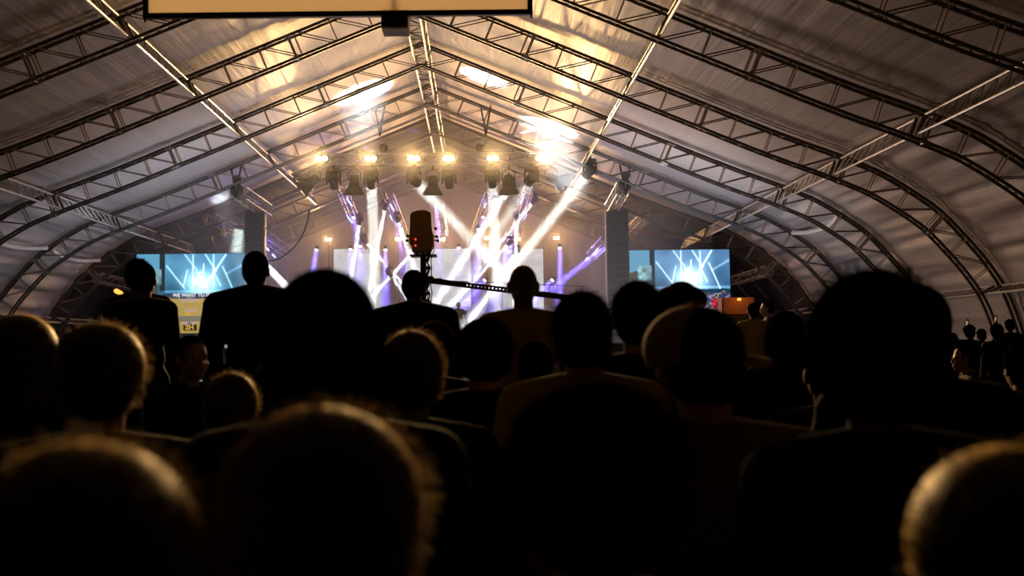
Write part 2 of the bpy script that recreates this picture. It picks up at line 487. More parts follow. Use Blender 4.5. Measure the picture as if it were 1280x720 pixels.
def vnoise(shape, cells, rng):
    """Smooth value noise."""
    g = rng.random((cells[0] + 2, cells[1] + 2)); Y, X = np.meshgrid(np.linspace(0, cells[0], shape[0]), np.linspace(0, cells[1], shape[1]), indexing='ij')
    i, j = Y.astype(int), X.astype(int); f, g2 = Y - i, X - j; f = f * f * (3 - 2 * f); g2 = g2 * g2 * (3 - 2 * g2)
    return (g[i, j] * (1 - f) + g[i + 1, j] * f) * (1 - g2) + (g[i, j + 1] * (1 - f) + g[i + 1, j + 1] * f) * g2
def led_image(nx, nz, seed, dark_right=False):
    rng = np.random.default_rng(seed)
    b = 0.80 + 0.14 * vnoise((nz, nx), (9, 6), rng) + 0.10 * (vnoise((nz, nx), (40, 14), rng) - 0.5)
    b += 0.10 * (vnoise((nz, nx), (70, 60), rng) > 0.82) * (np.linspace(0, 1, nz)[:, None] < 0.7)
    z = np.linspace(0, 1, nz)[:, None]
    img = np.stack([b * 0.985, b * 0.985, b * 1.0], -1)
    img *= (0.94 + 0.1 * z)[..., None]
    img[: nz // 14] *= np.array([0.75, 0.72, 1.0])
    return lin(np.clip(img, 0, 1))
M['led'] = attr_screen('led_wall_picture', 0.95)
M['video'] = attr_screen('video_screen_picture', 1.15)
YL = 48.5
for x0, x1, lab, sd in ((417, 470, 'left white LED panel of three at the back of the stage', 3), (507, 589, 'wide white LED panel in the middle at the back of the stage', 5), (628, 680, 'right white LED panel of three at the back of the stage', 8)):
    a, b = at(x0, 311.5, YL), at(x1, 388, YL)
    zc = (a.z, b.z); w = b.x - a.x; h = a.z - b.z
    r = thing('led_panel', lab, 'LED screen', ((a.x + b.x) / 2, YL, b.z), 'white LED panels at the back of the stage')
    picture('display', w, h, led_image(int(w * 40), int(h * 40), sd), M['led'], r, (0, 0, 0))
    k = MB(); k.box((0, 0.07, h / 2), (w + 0.04, 0.12, h + 0.04)); k.build('casing', M['black_metal'], r, smooth=False)
    k = MB()
    for sx in (-1, 1):
        k.tube((sx * w * 0.42, 0.1, 0.0), (sx * w * 0.42, 0.1, STAGE_Z - b.z), 0.04, 8); k.box((sx * w * 0.42, 0.12, STAGE_Z - b.z + 0.02), (0.3, 0.6, 0.04))
    k.build('stand', M['black_metal'], r)

def video_image(nx, nz, caption):
    rng = np.random.default_rng(21); U, V = np.meshgrid(np.linspace(0, 1, nx), np.linspace(0, 1, nz))
    img = np.zeros((nz, nx, 3)); 
    base = np.array([0.20, 0.36, 0.50]) if not caption else np.array([0.15, 0.36, 0.48])
    img[:] = base
    img += 0.22 * (vnoise((nz, nx), (5, 8), rng) - 0.45)[..., None] * np.array([0.8, 1, 1.1])
    img += (0.30 * np.exp(-((V - 0.95) / 0.35) ** 2))[..., None] * np.array([0.75, 0.85, 1.0]) * (0.4 + 0.6 * vnoise((nz, nx), (3, 5), rng))[..., None]
    # tent side with the dark tower and a small screen
    roof = V > 0.62 + 0.55 * U
    img = np.where((U < 0.2)[..., None] & (~roof)[..., None], np.array([0.28, 0.27, 0.24]), img)
    img = np.where((U < 0.22)[..., None] & roof[..., None], np.array([0.38, 0.62, 0.74]) , img)
    img = np.where(((U > 0.21) & (U < 0.26) & (V > 0.40))[..., None], np.array([0.10, 0.14, 0.17]), img)
    sc = (U > 0.09) & (U < 0.23) & (V > 0.5) & (V < 0.75)
    img = np.where(sc[..., None], (0.35 + 0.6 * vnoise((nz, nx), (18, 26), rng))[..., None] * np.array([0.75, 1.0, 1.05]), img)
    # glow and beams over the stage
    glow = np.exp(-((U - 0.60) / 0.17) ** 2 - ((V - 0.52) / 0.20) ** 2)
    img += glow[..., None] * np.array([0.85, 0.95, 1.0]) * 1.05
    def beam(u0, v0, u1, v1, w, a):
        nonlocal img
        asp = nx / nz; dx, dy = (u1 - u0) * asp, v1 - v0; L = math.hypot(dx, dy)
        t = (((U - u0) * asp) * dx + (V - v0) * dy) / (L * L)
        d = np.abs(((U - u0) * asp) * dy - (V - v0) * dx) / L
        k = np.exp(-(d / w) ** 2) * np.clip((t + 0.02) * 12, 0, 1) * np.clip((1.02 - t) * 12, 0, 1) * (t > -0.02) * (t < 1.02)
        img += (k * a)[..., None] * np.array([0.85, 0.97, 1.0])
    for b in ((0.52, 1.0, 0.52, 0.42, .012, .7), (0.44, 1.0, 0.56, 0.72, .012, .6), (0.27, 0.82, 0.45, 0.42, .012, .7), (0.43, 0.46, 0.47, 0.75, .010, .8),
              (0.83, 1.0, 0.66, 0.55, .016, .8), (0.79, 0.80, 0.91, 0.33, .013, .7), (0.71, 1.0, 0.71, 0.45, .014, .6), (0.63, 1.0, 0.74, 0.70, .014, .6),
              (0.62, 0.85, 0.61, 0.45, .012, .8), (0.50, 0.42, 0.60, 0.72, .012, .7), (0.55, 0.72, 0.66, 0.42, .012, .7), (0.70, 0.75, 0.78, 0.46, .012, .6), (1.0, 0.83, 0.82, 0.66, .02, .3), (0.58, 0.42, 0.72, 0.70, .012, .6)):
        beam(*b)
    # bright stage lip, then dark strip, then the crowd
    lip = np.exp(-((V - 0.385) / 0.02) ** 2) * (U > 0.26); img += (lip * 0.35)[..., None] * np.array([0.7, 0.9, 1.0])
    tops = vnoise((1, nx), (1, 34), rng)[0] * 0.05
    dark = (V < 0.345 + tops[None, :] * 0.3) & (V > 0.27) & (U > 0.24)
    img = np.where(dark[..., None], np.array([0.05, 0.22, 0.30]), img)
    heads = V < 0.275 + tops[None, :]
    c = vnoise((nz, nx), (46, 66), rng); c2 = vnoise((nz, nx), (40, 60), rng); c3 = vnoise((nz, nx), (22, 30), rng)
    crowd = np.stack([0.16 + 0.95 * np.clip(c - 0.35, 0, 1) + 0.35 * (c3 > 0.8), 0.16 + 0.9 * np.clip(c - 0.38, 0, 1), 0.24 + 0.9 * np.clip(c2 - 0.33, 0, 1)], -1)
    crowd = crowd * 0.45 + 0.55 * crowd.mean(-1, keepdims=True) * np.array([0.95, 0.97, 1.1])
    red = (((U - 0.845) / 0.03) ** 2 + ((V - 0.12) / 0.09) ** 2) < 1
    crowd = np.where(red[..., None], crowd * np.array([1.2, 0.4, 0.5]) + np.array([0.2, 0, 0.03]), crowd)
    img = np.where(heads[..., None], crowd, img)
    if caption:
        img[..., 0] *= 0.93
        img = np.where((V < 0.235)[..., None], np.array([0.02, 0.03, 0.12]), img)
        img = np.where(((V < 0.235) & (V > 0.215))[..., None], np.array([0.05, 0.08, 0.42]), img)
    return lin(np.clip(img, 0, 1))
YV = 40.2
def side_screen(px0, px1, ptop, pbot, lab, caption):
    a, b = at(px0, ptop, YV), at(px1, pbot, YV); w = b.x - a.x; h = a.z - b.z
    r = thing('video_screen', lab, 'video screen', ((a.x + b.x) / 2, YV, b.z), 'video screens beside the stage')
    picture('display', w, h, video_image(260, 150, caption), M['video'], r, (0, 0, 0))
    k = MB(); k.box((0, 0.08, h / 2), (w + 0.06, 0.14, h + 0.06)); k.build('casing', M['black_metal'], r, smooth=False)
    k = MB()
    for sx in (-1, 1):
        k.tube((sx * w * 0.42, 0.16, h), (sx * w * 0.42, 0.16, -b.z), 0.05, 8); k.box((sx * w * 0.42, 0.16, -b.z + 0.03), (0.3, 0.9, 0.06))
    k.build('stand', M['black_metal'], r)
    return r, a, b
sR, aR, bR = side_screen(785, 913.5, 313, 388, 'video screen right of the stage with the crowd in its picture', False)
sL, aL, bL = side_screen(171, 306, 318, 393, 'video screen left of the stage with a white caption line', True)
# caption on the left screen: raised lettering on the display
def text_mesh(name, body, size, material, parent, loc, rot=(math.pi / 2, 0, 0), extrude=0.004, bold=0.0, align='CENTER'):
    cu = bpy.data.curves.new(name, 'FONT'); cu.body = body; cu.size = size; cu.extrude = extrude; cu.align_x = align; cu.offset = bold
    o = bpy.data.objects.new(name, cu); C.objects.link(o); bpy.context.view_layer.update()
    me = bpy.data.meshes.new_from_object(o.evaluated_get(bpy.context.evaluated_depsgraph_get()))
    bpy.data.objects.remove(o); bpy.data.curves.remove(cu)
    me.materials.clear(); me.materials.append(material); me.name = name
    k = bpy.data.objects.new(name, me); C.objects.link(k); k.parent = parent; k.location = loc; k.rotation_euler = rot
    return k
M['caption'] = emit_mat('white_caption', (0.9, 0.92, 1.0), 1.0)
M['caption_small'] = emit_mat('grey_caption', (0.55, 0.5, 0.7), 0.8)
cap = lambda px, py: (at(px, py, YV).x - sL.location.x, -0.012, at(px, py, YV).z - sL.location.z)
text_mesh('caption_text', 'WE WANT TO SEE', 0.185, M['caption'], sL, cap(216, 371.0), bold=0.006, align='LEFT')

# yellow printed banner under the left screen
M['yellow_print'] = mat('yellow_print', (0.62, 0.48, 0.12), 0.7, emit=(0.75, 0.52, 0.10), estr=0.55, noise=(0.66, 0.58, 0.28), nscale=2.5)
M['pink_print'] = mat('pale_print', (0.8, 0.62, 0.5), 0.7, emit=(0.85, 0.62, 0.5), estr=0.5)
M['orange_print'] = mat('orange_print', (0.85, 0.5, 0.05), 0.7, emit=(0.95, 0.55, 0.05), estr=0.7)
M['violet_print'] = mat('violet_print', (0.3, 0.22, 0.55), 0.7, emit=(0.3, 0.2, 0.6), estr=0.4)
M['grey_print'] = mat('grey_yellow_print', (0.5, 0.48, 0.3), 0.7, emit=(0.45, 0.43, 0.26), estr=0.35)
a, b = at(205, 373.8, YV - 0.1), at(275, 416, YV - 0.1)
bw, bh = b.x - a.x, a.z - b.z
r = thing('banner', 'yellow lit sign with orange letters under the left video screen', 'sign', ((a.x + b.x) / 2, YV - 0.1, b.z))
def plate(name, x0, x1, y0, y1, material, d):
    p, q = at(x0, y0, YV - 0.1), at(x1, y1, YV - 0.1)
    k = MB(); k.box(((p.x + q.x) / 2 - r.location.x, d, (p.z + q.z) / 2 - r.location.z), (q.x - p.x, 0.02, p.z - q.z)); return k.build(name, material, r, smooth=False)
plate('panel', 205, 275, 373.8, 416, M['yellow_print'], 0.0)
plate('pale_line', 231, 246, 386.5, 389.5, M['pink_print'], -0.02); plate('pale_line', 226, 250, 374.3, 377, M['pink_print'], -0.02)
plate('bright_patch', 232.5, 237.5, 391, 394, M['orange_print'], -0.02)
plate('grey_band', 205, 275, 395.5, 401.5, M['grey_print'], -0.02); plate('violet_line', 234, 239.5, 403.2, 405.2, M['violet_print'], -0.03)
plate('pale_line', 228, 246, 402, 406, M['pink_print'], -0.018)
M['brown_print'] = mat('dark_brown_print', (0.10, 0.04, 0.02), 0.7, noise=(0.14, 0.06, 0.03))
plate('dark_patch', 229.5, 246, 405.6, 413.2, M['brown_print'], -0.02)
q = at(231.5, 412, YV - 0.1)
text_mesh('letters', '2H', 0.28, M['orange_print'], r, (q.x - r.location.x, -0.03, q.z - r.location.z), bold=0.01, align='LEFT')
k = MB()
for sx in (-1, 1): k.tube((sx * bw * 0.4, 0.06, bh), (sx * bw * 0.4, 0.06, -b.z), 0.03, 8)
k.build('stand', M['black_metal'], r)

# ------------------------------------------------------------------ lamps
WHITE, GREENISH, BLUE, AMBER, WARM = (0.93, 0.95, 1.0), (0.93, 1.0, 0.90), (0.17, 0.14, 1.0), (1.0, 0.60, 0.24), (1.0, 0.55, 0.22)
BEAMS = []                              # the haze cone added along each beam is built with the haze
def beam_light(src, tgt, size, spread_deg, energy, color, smoke=None):
    if smoke: BEAMS.append((Vector(src), Vector(tgt), size, spread_deg, smoke))  # smoke: label of the haze cone added along the beam
    return lamp('beam', 'AREA', src, tgt, energy, color, shape='SQUARE', size=size, spread=math.radians(spread_deg))
def head_mesh(k=1.0):
    h = MB(); h.lathe([(0.05 * k, 0.20 * k), (0.12 * k, 0.18 * k), (0.15 * k, 0.05 * k), (0.15 * k, -0.02 * k), (0.125 * k, -0.06 * k), (0.125 * k, -0.22 * k), (0.115 * k, -0.24 * k), (0.11 * k, -0.20 * k)], 18)
    for q in range(5): h.lathe([(0.155 * k, (0.16 - q * 0.03) * k), (0.155 * k, (0.15 - q * 0.03) * k)], 18)
    return h.mesh('head')
HEAD_ME = head_mesh(); _l = MB(); _l.lathe([(0.0, -0.206), (0.108, -0.206), (0.108, -0.201), (0.0, -0.201)], 18); LENS_ME = _l.mesh('lens')
_b = MB(); _b.box((0, 0, -0.06), (0.36, 0.30, 0.12), bev=0.02); _b.box((0, 0, 0.02), (0.10, 0.08, 0.08)); _b.tube((0, -0.05, 0.09), (0, 0.05, 0.09), 0.05, 10); BASE_ME = _b.mesh('base')
_y = MB()
for sx in (-1, 1): _y.box((sx * 0.19, 0, -0.29), (0.05, 0.14, 0.38), bev=0.015)
_y.box((0, 0, -0.135), (0.43, 0.16, 0.05), bev=0.015); YOKE_ME = _y.mesh('yoke')
for me, m in ((HEAD_ME, 'brown_case'), (BASE_ME, 'brown_case'), (YOKE_ME, 'brown_case'), (LENS_ME, 'white_lens')): me.materials.append(M[m])
def moving_head(clamp, target, label, group, k=1.0, flip=False, lens=True):
    """Clamp point, head turned at the target; returns lens position and direction."""
    r = thing('moving_head', label, 'stage light', clamp, group); r.scale = (k,) * 3
    if flip: r.rotation_euler = (math.pi, 0, 0)
    link('base', BASE_ME, None, r); link('yoke', YOKE_ME, None, r); h = link('head', HEAD_ME, None, r)
    sgn = -1 if flip else 1
    hl = Vector((0, 0, -0.36)); h.location = hl
    hw = Vector(clamp) + Vector((0, 0, -0.36 * k * sgn)); d = (Vector(target) - hw).normalized()
    dl = Vector((d.x, d.y * sgn, d.z * sgn)) if flip else d
    h.rotation_euler = dl.to_track_quat('-Z', 'Y').to_euler()
    if lens: link('lens', LENS_ME, None, h)
    return hw + d * (0.23 * k), d
YF = RIB0 - BAY                         # the lamp row hangs under the second rib
zt, zb = at(520, 193.2, YF).z, at(520, 206.0, YF).z
xl, xr = at(400, 200, YF).x, at(689, 200, YF).x
def box_truss(root, p, q, w, h, seg, r, mchord, mweb, lac=0.010):
    """Box truss between local points p and q (centre line), width w, height h."""
    p, q = Vector(p), Vector(q); d = (q - p); L = d.length; d.normalize()
    up = Vector((0, 0, 1)) - d * d.z; up.normalize(); sd = d.cross(up)
    ch, lt = MB(), MB(); c = [sd * (sx * w / 2) + up * (sz * h / 2) for sx, sz in ((-1, 1), (1, 1), (1, -1), (-1, -1))]
    for o in c: ch.tube(p + o, q + o, r, 8)
    n = max(2, round(L / seg))
    for i in range(n):
        a, b = p + d * (L * i / n), p + d * (L * (i + 1) / n)
        for j in range(4):
            o0, o1 = c[j], c[(j + 1) % 4]
            if i % 2: o0, o1 = o1, o0
            lt.tube(a + o0, b + o1, lac, 5)
    for e in (p, q):
        for j in range(4): lt.tube(e + c[j], e + c[(j + 1) % 4], lac * 1.3, 5)
    ch.build('chord_tube', mchord, root); lt.build('web_lattice', mweb, root)
ft = thing('lighting_truss', 'level lighting truss with the amber lamps over the front of the stage', 'lighting truss', ((xl + xr) / 2, YF, (zt + zb) / 2))
box_truss(ft, (-(xr - xl) / 2, 0, 0), ((xr - xl) / 2, 0, 0), 0.4, zt - zb, 0.42, 0.026, M['alu'], M['alu'], 0.013)
# hoists holding it
def hoist(x, ztruss, label, off=0.0, y=YF):
    zi = prof(s_of(abs(x - RIDGE_X)), DEPTH)[1]
    r = thing('chain_hoist', label, 'hoist', (x, y, ztruss), 'chain hoists under the roof')
    k = MB(); k.box((0, 0, 0.22), (0.22, 0.2, 0.3), bev=0.04); k.lathe([(0.06, -0.14), (0.10, -0.10), (0.10, 0.10), (0.06, 0.14)], 14, Matrix.Translation((0.05, 0, 0.24)) @ Matrix.Rotation(math.pi / 2, 4, 'Y')); k.build('motor', M['brown_case'], r)
    k = MB(); k.tube((0, 0, 0.37), (off, 0, zi - ztruss - 0.55), 0.016, 6); k.tube((0.04, 0, 0.37), (off, 0, zi - ztruss - 0.55), 0.01, 5); k.build('chain', M['alu'], r)
    k = MB()
    for dx in (-0.06, 0.06): k.path([(off, 0, zi - ztruss - 0.55), (off + dx, 0, zi - ztruss - 0.1), (off + dx * 3, 0, zi - ztruss + 0.55)], 0.03, 6)
    k.build('sling', M['rubber'], r)
hoist(at(478.5, 190, YF).x, zt, 'chain hoist carrying the left part of the amber lamp truss', -0.1)
hoist(at(599, 190, YF).x, zt, 'chain hoist carrying the right part of the amber lamp truss', 0.25)

# six amber blinders: a two-cell housing, two glowing lenses, a yoke
_k = MB(); _k.box((0, 0.02, 0), (0.46, 0.14, 0.26), bev=0.02); BL_BODY = _k.mesh('housing'); BL_BODY.materials.append(M['brown_case'])
_k = MB(); _k.lathe([(0.0, 0.0), (0.085, 0.0), (0.10, 0.02), (0.0, 0.025)], 16, Matrix.Rotation(math.pi / 2, 4, 'X') ); BL_LENS = _k.mesh('lens'); BL_LENS.materials.append(M['amber_lens'])
_k = MB(); _k.path([(-0.25, 0.02, 0), (-0.25, 0.02, 0.2), (0.25, 0.02, 0.2), (0.25, 0.02, 0)], 0.014, 6); BL_YOKE = _k.mesh('yoke'); BL_YOKE.materials.append(M['black_metal'])
for i, px in enumerate((402.5, 463.5, 517.5, 560.5, 616, 677)):
    p = at(px, 198.5, YF - 0.33)
    r = thing('blinder_lamp', ['amber blinder lamp at the left end of the lighting truss', 'second glowing amber blinder from the left end of the lighting truss', 'amber blinder just left of the middle of the lighting truss',
               'amber blinder just right of the middle of the lighting truss', 'brightest and widest amber glow, second blinder from the right truss end', 'amber blinder at the right end of the lighting truss'][i], 'stage light', p, 'amber blinders on the lighting truss')
    link('housing', BL_BODY, None, r); link('yoke', BL_YOKE, None, r)
    for sx in (-1, 1):
        l = link('lens', BL_LENS, None, r); l.location = (sx * 0.105, -0.055, 0)
    lamp('blinder_light', 'SPOT', p + Vector((0, -0.12, 0)), p + Vector((0, -10, -1.9)), L_BLINDER, AMBER, spot_size=math.radians(52), spot_blend=1.0, shadow_soft_size=0.12)
    lamp('blinder_spill', 'SPOT', p + Vector((0, -0.12, 0)), p + Vector((0, -10, -1.0)), L_SPILL, AMBER, spot_size=math.radians(168), spot_blend=0.8, shadow_soft_size=0.5)
# moving heads under the truss
def hang(px, py=None): 
    p = at(px, 207, YF); return Vector((p.x, YF, zb - 0.1))
wide = [((464, 226), (472, 398), 40.5, 'second moving head from the left under the lighting truss, beam straight down', 1.0),
        ((517.5, 226), (645, 358), 44.0, 'third moving head from the left under the lighting truss', 0.9),
        ((615, 226), (623, 396), 40.5, 'moving head right of the middle, throwing a white beam straight down', 1.0),
        ((664, 226), (597, 330), 42.0, 'moving head at the right of the truss with a faint beam to the lower left', 0.4)]
for (hx, hy), (tx, ty), ty2, lab, k in wide:
    tgt = at(tx, ty, ty2); src, d = moving_head(hang(hx), tgt, lab, 'moving heads under the lighting truss', 1.25)
    beam_light(src, tgt, 0.36, 4.0, L_WIDE * k, GREENISH, 'added haze cone in the white beam of the ' + lab.split(',')[0])
for hx, lab in ((417, 'leftmost moving head under the lighting truss, its lamp dark'), (561, 'moving head hanging just right of the truss middle, its lamp dark')):
    moving_head(hang(hx), hang(hx) + Vector((0.2, 2.5, -4)), lab, 'moving heads under the lighting truss', 1.25, lens=False)
# fresnels with barn doors
def fresnel(clamp, tilt, label, k=1.0, roll=0.0):
    r = thing('fresnel_lamp', label, 'stage light', clamp, 'fresnel lamps with barn doors', rot=(0, roll, 0)); r.scale = (k,) * 3
    b = MB(); b.lathe([(0.05, 0.16), (0.11, 0.14), (0.13, 0.05), (0.13, -0.12), (0.14, -0.15), (0.12, -0.15)], 14); h = b.build('body', M['brown_case'], r)
    h.location = (0, 0, -0.34); h.rotation_euler = tilt
    y = MB(); y.path([(-0.16, 0, -0.34), (-0.17, 0, -0.12), (-0.06, 0, -0.04), (0.06, 0, -0.04), (0.17, 0, -0.12), (0.16, 0, -0.34)], 0.014, 6); y.tube((0, 0, -0.04), (0, 0, 0.08), 0.025, 8); y.build('yoke', M['brown_case'], r)
    for q in range(4):
        d = MB(); w0, w1 = 0.13, 0.26 if q % 2 == 0 else 0.14
        d.add([(-w0, 0.15, -0.15), (w0, 0.15, -0.15), (w1, 0.27, -0.36), (-w1, 0.27, -0.36), (-w0, 0.16, -0.145), (w0, 0.16, -0.145), (w1, 0.28, -0.355), (-w1, 0.28, -0.355)],
              [(0, 1, 2, 3), (7, 6, 5, 4), (0, 4, 5, 1), (2, 6, 7, 3), (1, 5, 6, 2), (0, 3, 7, 4)])
        o = d.build('barn_door', M['brown_case'], h, smooth=False); o.rotation_euler = (0, 0, q * math.pi / 2)
fresnel(hang(443) + Vector((0, -.05, 0)), (0.25, 0, 0.1), 'barn-door lamp hanging between the two left moving heads', 1.35)
fresnel(hang(541) + Vector((0, -.05, -.05)), (0.1, 0, 0), 'barn-door lamp hanging in the middle of the lighting truss', 1.35)
fresnel(hang(635.5) + Vector((0, -.05, -.05)), (0.1, 0, 0), 'barn-door lamp hanging between the two right moving heads', 1.35)
fresnel(hang(395), (0.5, 0.7, 0.3), 'tilted barn-door lamp at the left end of the lighting truss', 1.3, 0.2)
fresnel(hang(687), (0.4, -0.9, -0.3), 'tilted barn-door lamp at the right end of the lighting truss', 1.3, -0.2)
# the beam from the right: a head clamped under the second rib
pr = at(737, 199, YF - 0.05); tgt = at(583, 405, 40.3)
src, d = moving_head(pr, tgt, 'moving head under the right roof truss, throwing a long beam to the lower left', 'moving heads under the lighting truss', 1.2)
beam_light(src, tgt, 0.34, 3.0, L_WIDE * 1.3, GREENISH, 'added haze cone in the long white beam from the right roof truss')
# bright beam behind the middle crossing to the lower left
src, d = moving_head(at(636, 222, YF + 0.6), at(538, 388, 43), 'moving head behind the truss with the brightest beam to the lower left', 'moving heads under the lighting truss', 1.1)
beam_light(src, at(538, 388, 43), 0.24, 3.0, L_WIDE * 1.1, WHITE, 'added haze cone in the brightest beam to the lower left')

# ------------------------------------------------------------------ sloping trusses over the stage with tubes, washes and thin beams
def stage_truss(p, q, label, w=0.34):
    p, q = Vector(p), Vector(q)
    r = thing('stage_truss', label, 'lighting truss', p, 'sloping trusses over the stage'); box_truss(r, (0, 0, 0), q - p, w, w, 0.4, 0.02, M['alu_dull'], M['alu_dull'], 0.009)
    return p, q
TR = [stage_truss(at(427, 236, 42.6), at(458, 312, 47.4), 'leftmost sloping truss over the stage with blue light tubes'),
      stage_truss(at(486, 245, 43.5), at(509, 304, 47.6), 'second sloping truss from the left over the stage'),
      stage_truss(at(548, 252, 43.5), at(556, 300, 47.6), 'middle sloping truss above the camera crane head'),
      stage_truss(at(612, 244, 43.5), at(590, 304, 47.6), 'second sloping truss from the right over the stage'),
      stage_truss(at(661, 236, 42.6), at(638, 312, 47.4), 'rightmost sloping truss over the stage with blue light tubes')]
TR += [stage_truss(at(758, 300, 41.8), at(738, 321, 44.0), 'short sloping truss inside the right loudspeaker column'),
       stage_truss(at(331, 295, 41.8), at(362, 317, 44.0), 'short sloping truss inside the left loudspeaker column')]
tubes = [((745, 315.5), (741.5, 318.5), 42.8, 'upper pale tube inside the right loudspeaker column'), ((735.5, 322), (732.5, 325), 43.2, 'lower pale tube inside the right loudspeaker column'),
         ((333.5, 310), (336, 313.5), 42.0, 'upper pale tube inside the left loudspeaker column'), ((340.5, 318), (344, 321.5), 42.4, 'lower pale tube inside the left loudspeaker column'),
         ((433.5, 248), (440, 257.5), 43.0, 'upper blue tube on the leftmost sloping truss'), ((434, 270), (440.5, 278.5), 44.4, 'lower blue tube on the leftmost sloping truss'),
         ((488.3, 256), (492.5, 263), 44.2, 'upper blue tube on the second sloping truss from the left'), ((487.5, 269.5), (491.3, 276), 45, 'lower blue tube on the second sloping truss from the left'),
         ((608, 253.5), (605.3, 259.5), 44.2, 'blue tube on the second sloping truss from the right'), ((654.3, 246), (651, 254), 43.0, 'upper blue tube on the rightmost sloping truss'), ((658, 268.5), (655, 275.5), 44.4, 'lower blue tube on the rightmost sloping truss'),
         ((556.8, 288), (559, 294), 45.5, 'small pale tube right of the dark crane head')]
for a, b, Y, lab in tubes:
    p, q = at(*a, Y), at(*b, Y + 0.5)
    r = thing('light_tube', lab, 'light tube', p, 'blue light tubes on the sloping trusses')
    k = MB(); k.tube((0, 0, 0), q - p, 0.03, 8); k.build('tube', M['blue_tube'], r)
    k = MB(); k.tube((0, 0.05, 0.02), q - p + Vector((0, 0.05, 0.02)), 0.03, 6); k.build('holder', M['black_metal'], r)
    lamp('tube_glow', 'POINT', (p + q) / 2 + Vector((0, -0.25, 0)), None, L_PAR * 0.22, BLUE, shadow_soft_size=0.15)
thin = [((448.6, 284), (438, 352), 44.0, 45, 'thin beam lamp on the leftmost sloping truss', 1, 0.13),
        ((480, 266), (466, 338), 44.0, 45, 'highest beam lamp between the two left sloping trusses', 1, 0.14),
        ((499, 281), (523, 350), 44.5, 45.5, 'beam lamp below the second sloping truss from the left', 1.2, 0.15),
        ((663, 257), (590, 346), 43.6, 46, 'highest beam lamp beside the rightmost sloping truss', 0.9, 0.13),
        ((646, 281), (643.5, 345), 44.5, 45, 'beam lamp below the rightmost sloping truss, beam straight down', 1, 0.12),
        ((632, 309), (592, 352), 46, 46.5, 'small beam lamp left of the right LED panel', 0.8, 0.09),
        ((641, 322), (592, 396), 45, 45.2, 'low beam lamp in front of the right LED panel', 1.1, 0.13),
        ((461, 307), (506, 358), 46, 46.2, 'beam lamp crossing from the left LED panel to the right', 0.9, 0.12),
        ((514, 318), (464, 372), 46, 46.2, 'beam lamp crossing from the middle LED panel to the left', 0.9, 0.12),
        ((492, 349), (508, 372), 46, 46.2, 'small low beam lamp between the left and middle LED panels', 0.5, 0.11),
        ((757, 309), (698, 354), 42.5, 43.5, 'lamp beside the right loudspeaker column with a blue beam', 1.6, 0.24),
        ((329, 329), (368, 368), 42.5, 42.8, 'beam lamp beside the left loudspeaker column', 1.5, 0.26)]
for a, b, Y0, Y1, lab, k, sz in thin:
    p, q = at(*a, Y0), at(*b, Y1); d = (q - p).normalized()
    src, d2 = moving_head(p - d * 0.30 + Vector((0, 0, 0.30)), q, lab, 'thin beam lamps over the stage', 0.8)
    beam_light(src, q, sz, 2.0, L_THIN * k, BLUE if 'blue' in lab else WHITE, 'added haze cone in the beam of the ' + lab)
_k = MB(); _k.lathe([(0.07, 0.10), (0.09, 0.06), (0.09, -0.08), (0.08, -0.08)], 12); PAR_ME = _k.mesh('can'); PAR_ME.materials.append(M['black_metal'])
_k = MB(); _k.ell((0, 0, -0.075), (0.085, 0.085, 0.03), 12, 6); PAR_LENS = _k.mesh('lens'); PAR_LENS.materials.append(M['violet_lens'])
_k = MB(); _k.path([(-0.11, 0, 0), (-0.11, 0, 0.15), (0.11, 0, 0.15), (0.11, 0, 0)], 0.01, 5); PAR_Y = _k.mesh('yoke'); PAR_Y.materials.append(M['black_metal'])
pars = [((396, 310.5), (386, 380), 'violet lamp on the backcloth left of the LED panels', 1.0), ((438.6, 310), (436, 370), 'violet lamp over the left LED panel', .5), ((482, 310.5), (482, 380), 'violet lamp in the gap left of the middle LED panel', 1.0),
        ((573.5, 308), (576, 360), 'violet lamp over the middle LED panel', .3), ((699.5, 308), (700, 380), 'violet lamp right of the LED panels', 1.0), ((691.5, 349), (655, 385), 'low violet lamp beside the right LED panel, beam to the lower left', 1.0),
        ((607, 349), (570, 392), 'low violet lamp in the gap right of the middle LED panel', 1.0), ((494.5, 271), (500, 300), 'violet lamp on the second sloping truss from the left', 1.0), ((604.5, 270), (597, 300), 'violet lamp on the second sloping truss from the right', .7),
        ((598, 285), (596, 345), 'violet lamp at the crossing of the two brightest beams', 1.0), ((442, 270.5), (447, 300), 'violet lamp on the leftmost sloping truss', 1.0), ((650, 266), (640, 300), 'upper violet lamp on the rightmost sloping truss', 1.0), ((638, 292), (630, 330), 'lower violet lamp on the rightmost sloping truss', 1.0),
        ((450.5, 306), (448, 340), 'lowest violet lamp on the leftmost sloping truss', .5), ((545, 258), (548, 300), 'violet lamp on the middle sloping truss', .7)]
for a, b, lab, k in pars:
    p, q = at(*a, 46.2), at(*b, 47.0)
    r = thing('par_lamp', lab, 'stage light', p, 'violet lamps on the stage')
    dz = (q - p).normalized(); h = link('can', PAR_ME, None, r); h.rotation_euler = Vector((dz.x, -0.5, dz.z)).to_track_quat('-Z', 'Y').to_euler()
    link('lens', PAR_LENS, None, h); link('yoke', PAR_Y, None, r)
    beam_light(p + Vector((dz.x * 0.14, -0.06, dz.z * 0.14)), q, 0.16, 14.0, L_PAR * k, BLUE, 'added haze cone under the ' + lab)
_k = MB(); _k.box((0, 0.06, 0), (0.34, 0.12, 0.2), bev=0.02); AM_BODY = _k.mesh('housing'); AM_BODY.materials.append(M['black_metal'])
_k = MB(); _k.box((0, -0.005, 0), (0.28, 0.012, 0.14)); AM_LENS = _k.mesh('lens', False); AM_LENS.materials.append(M['amber_lens'])
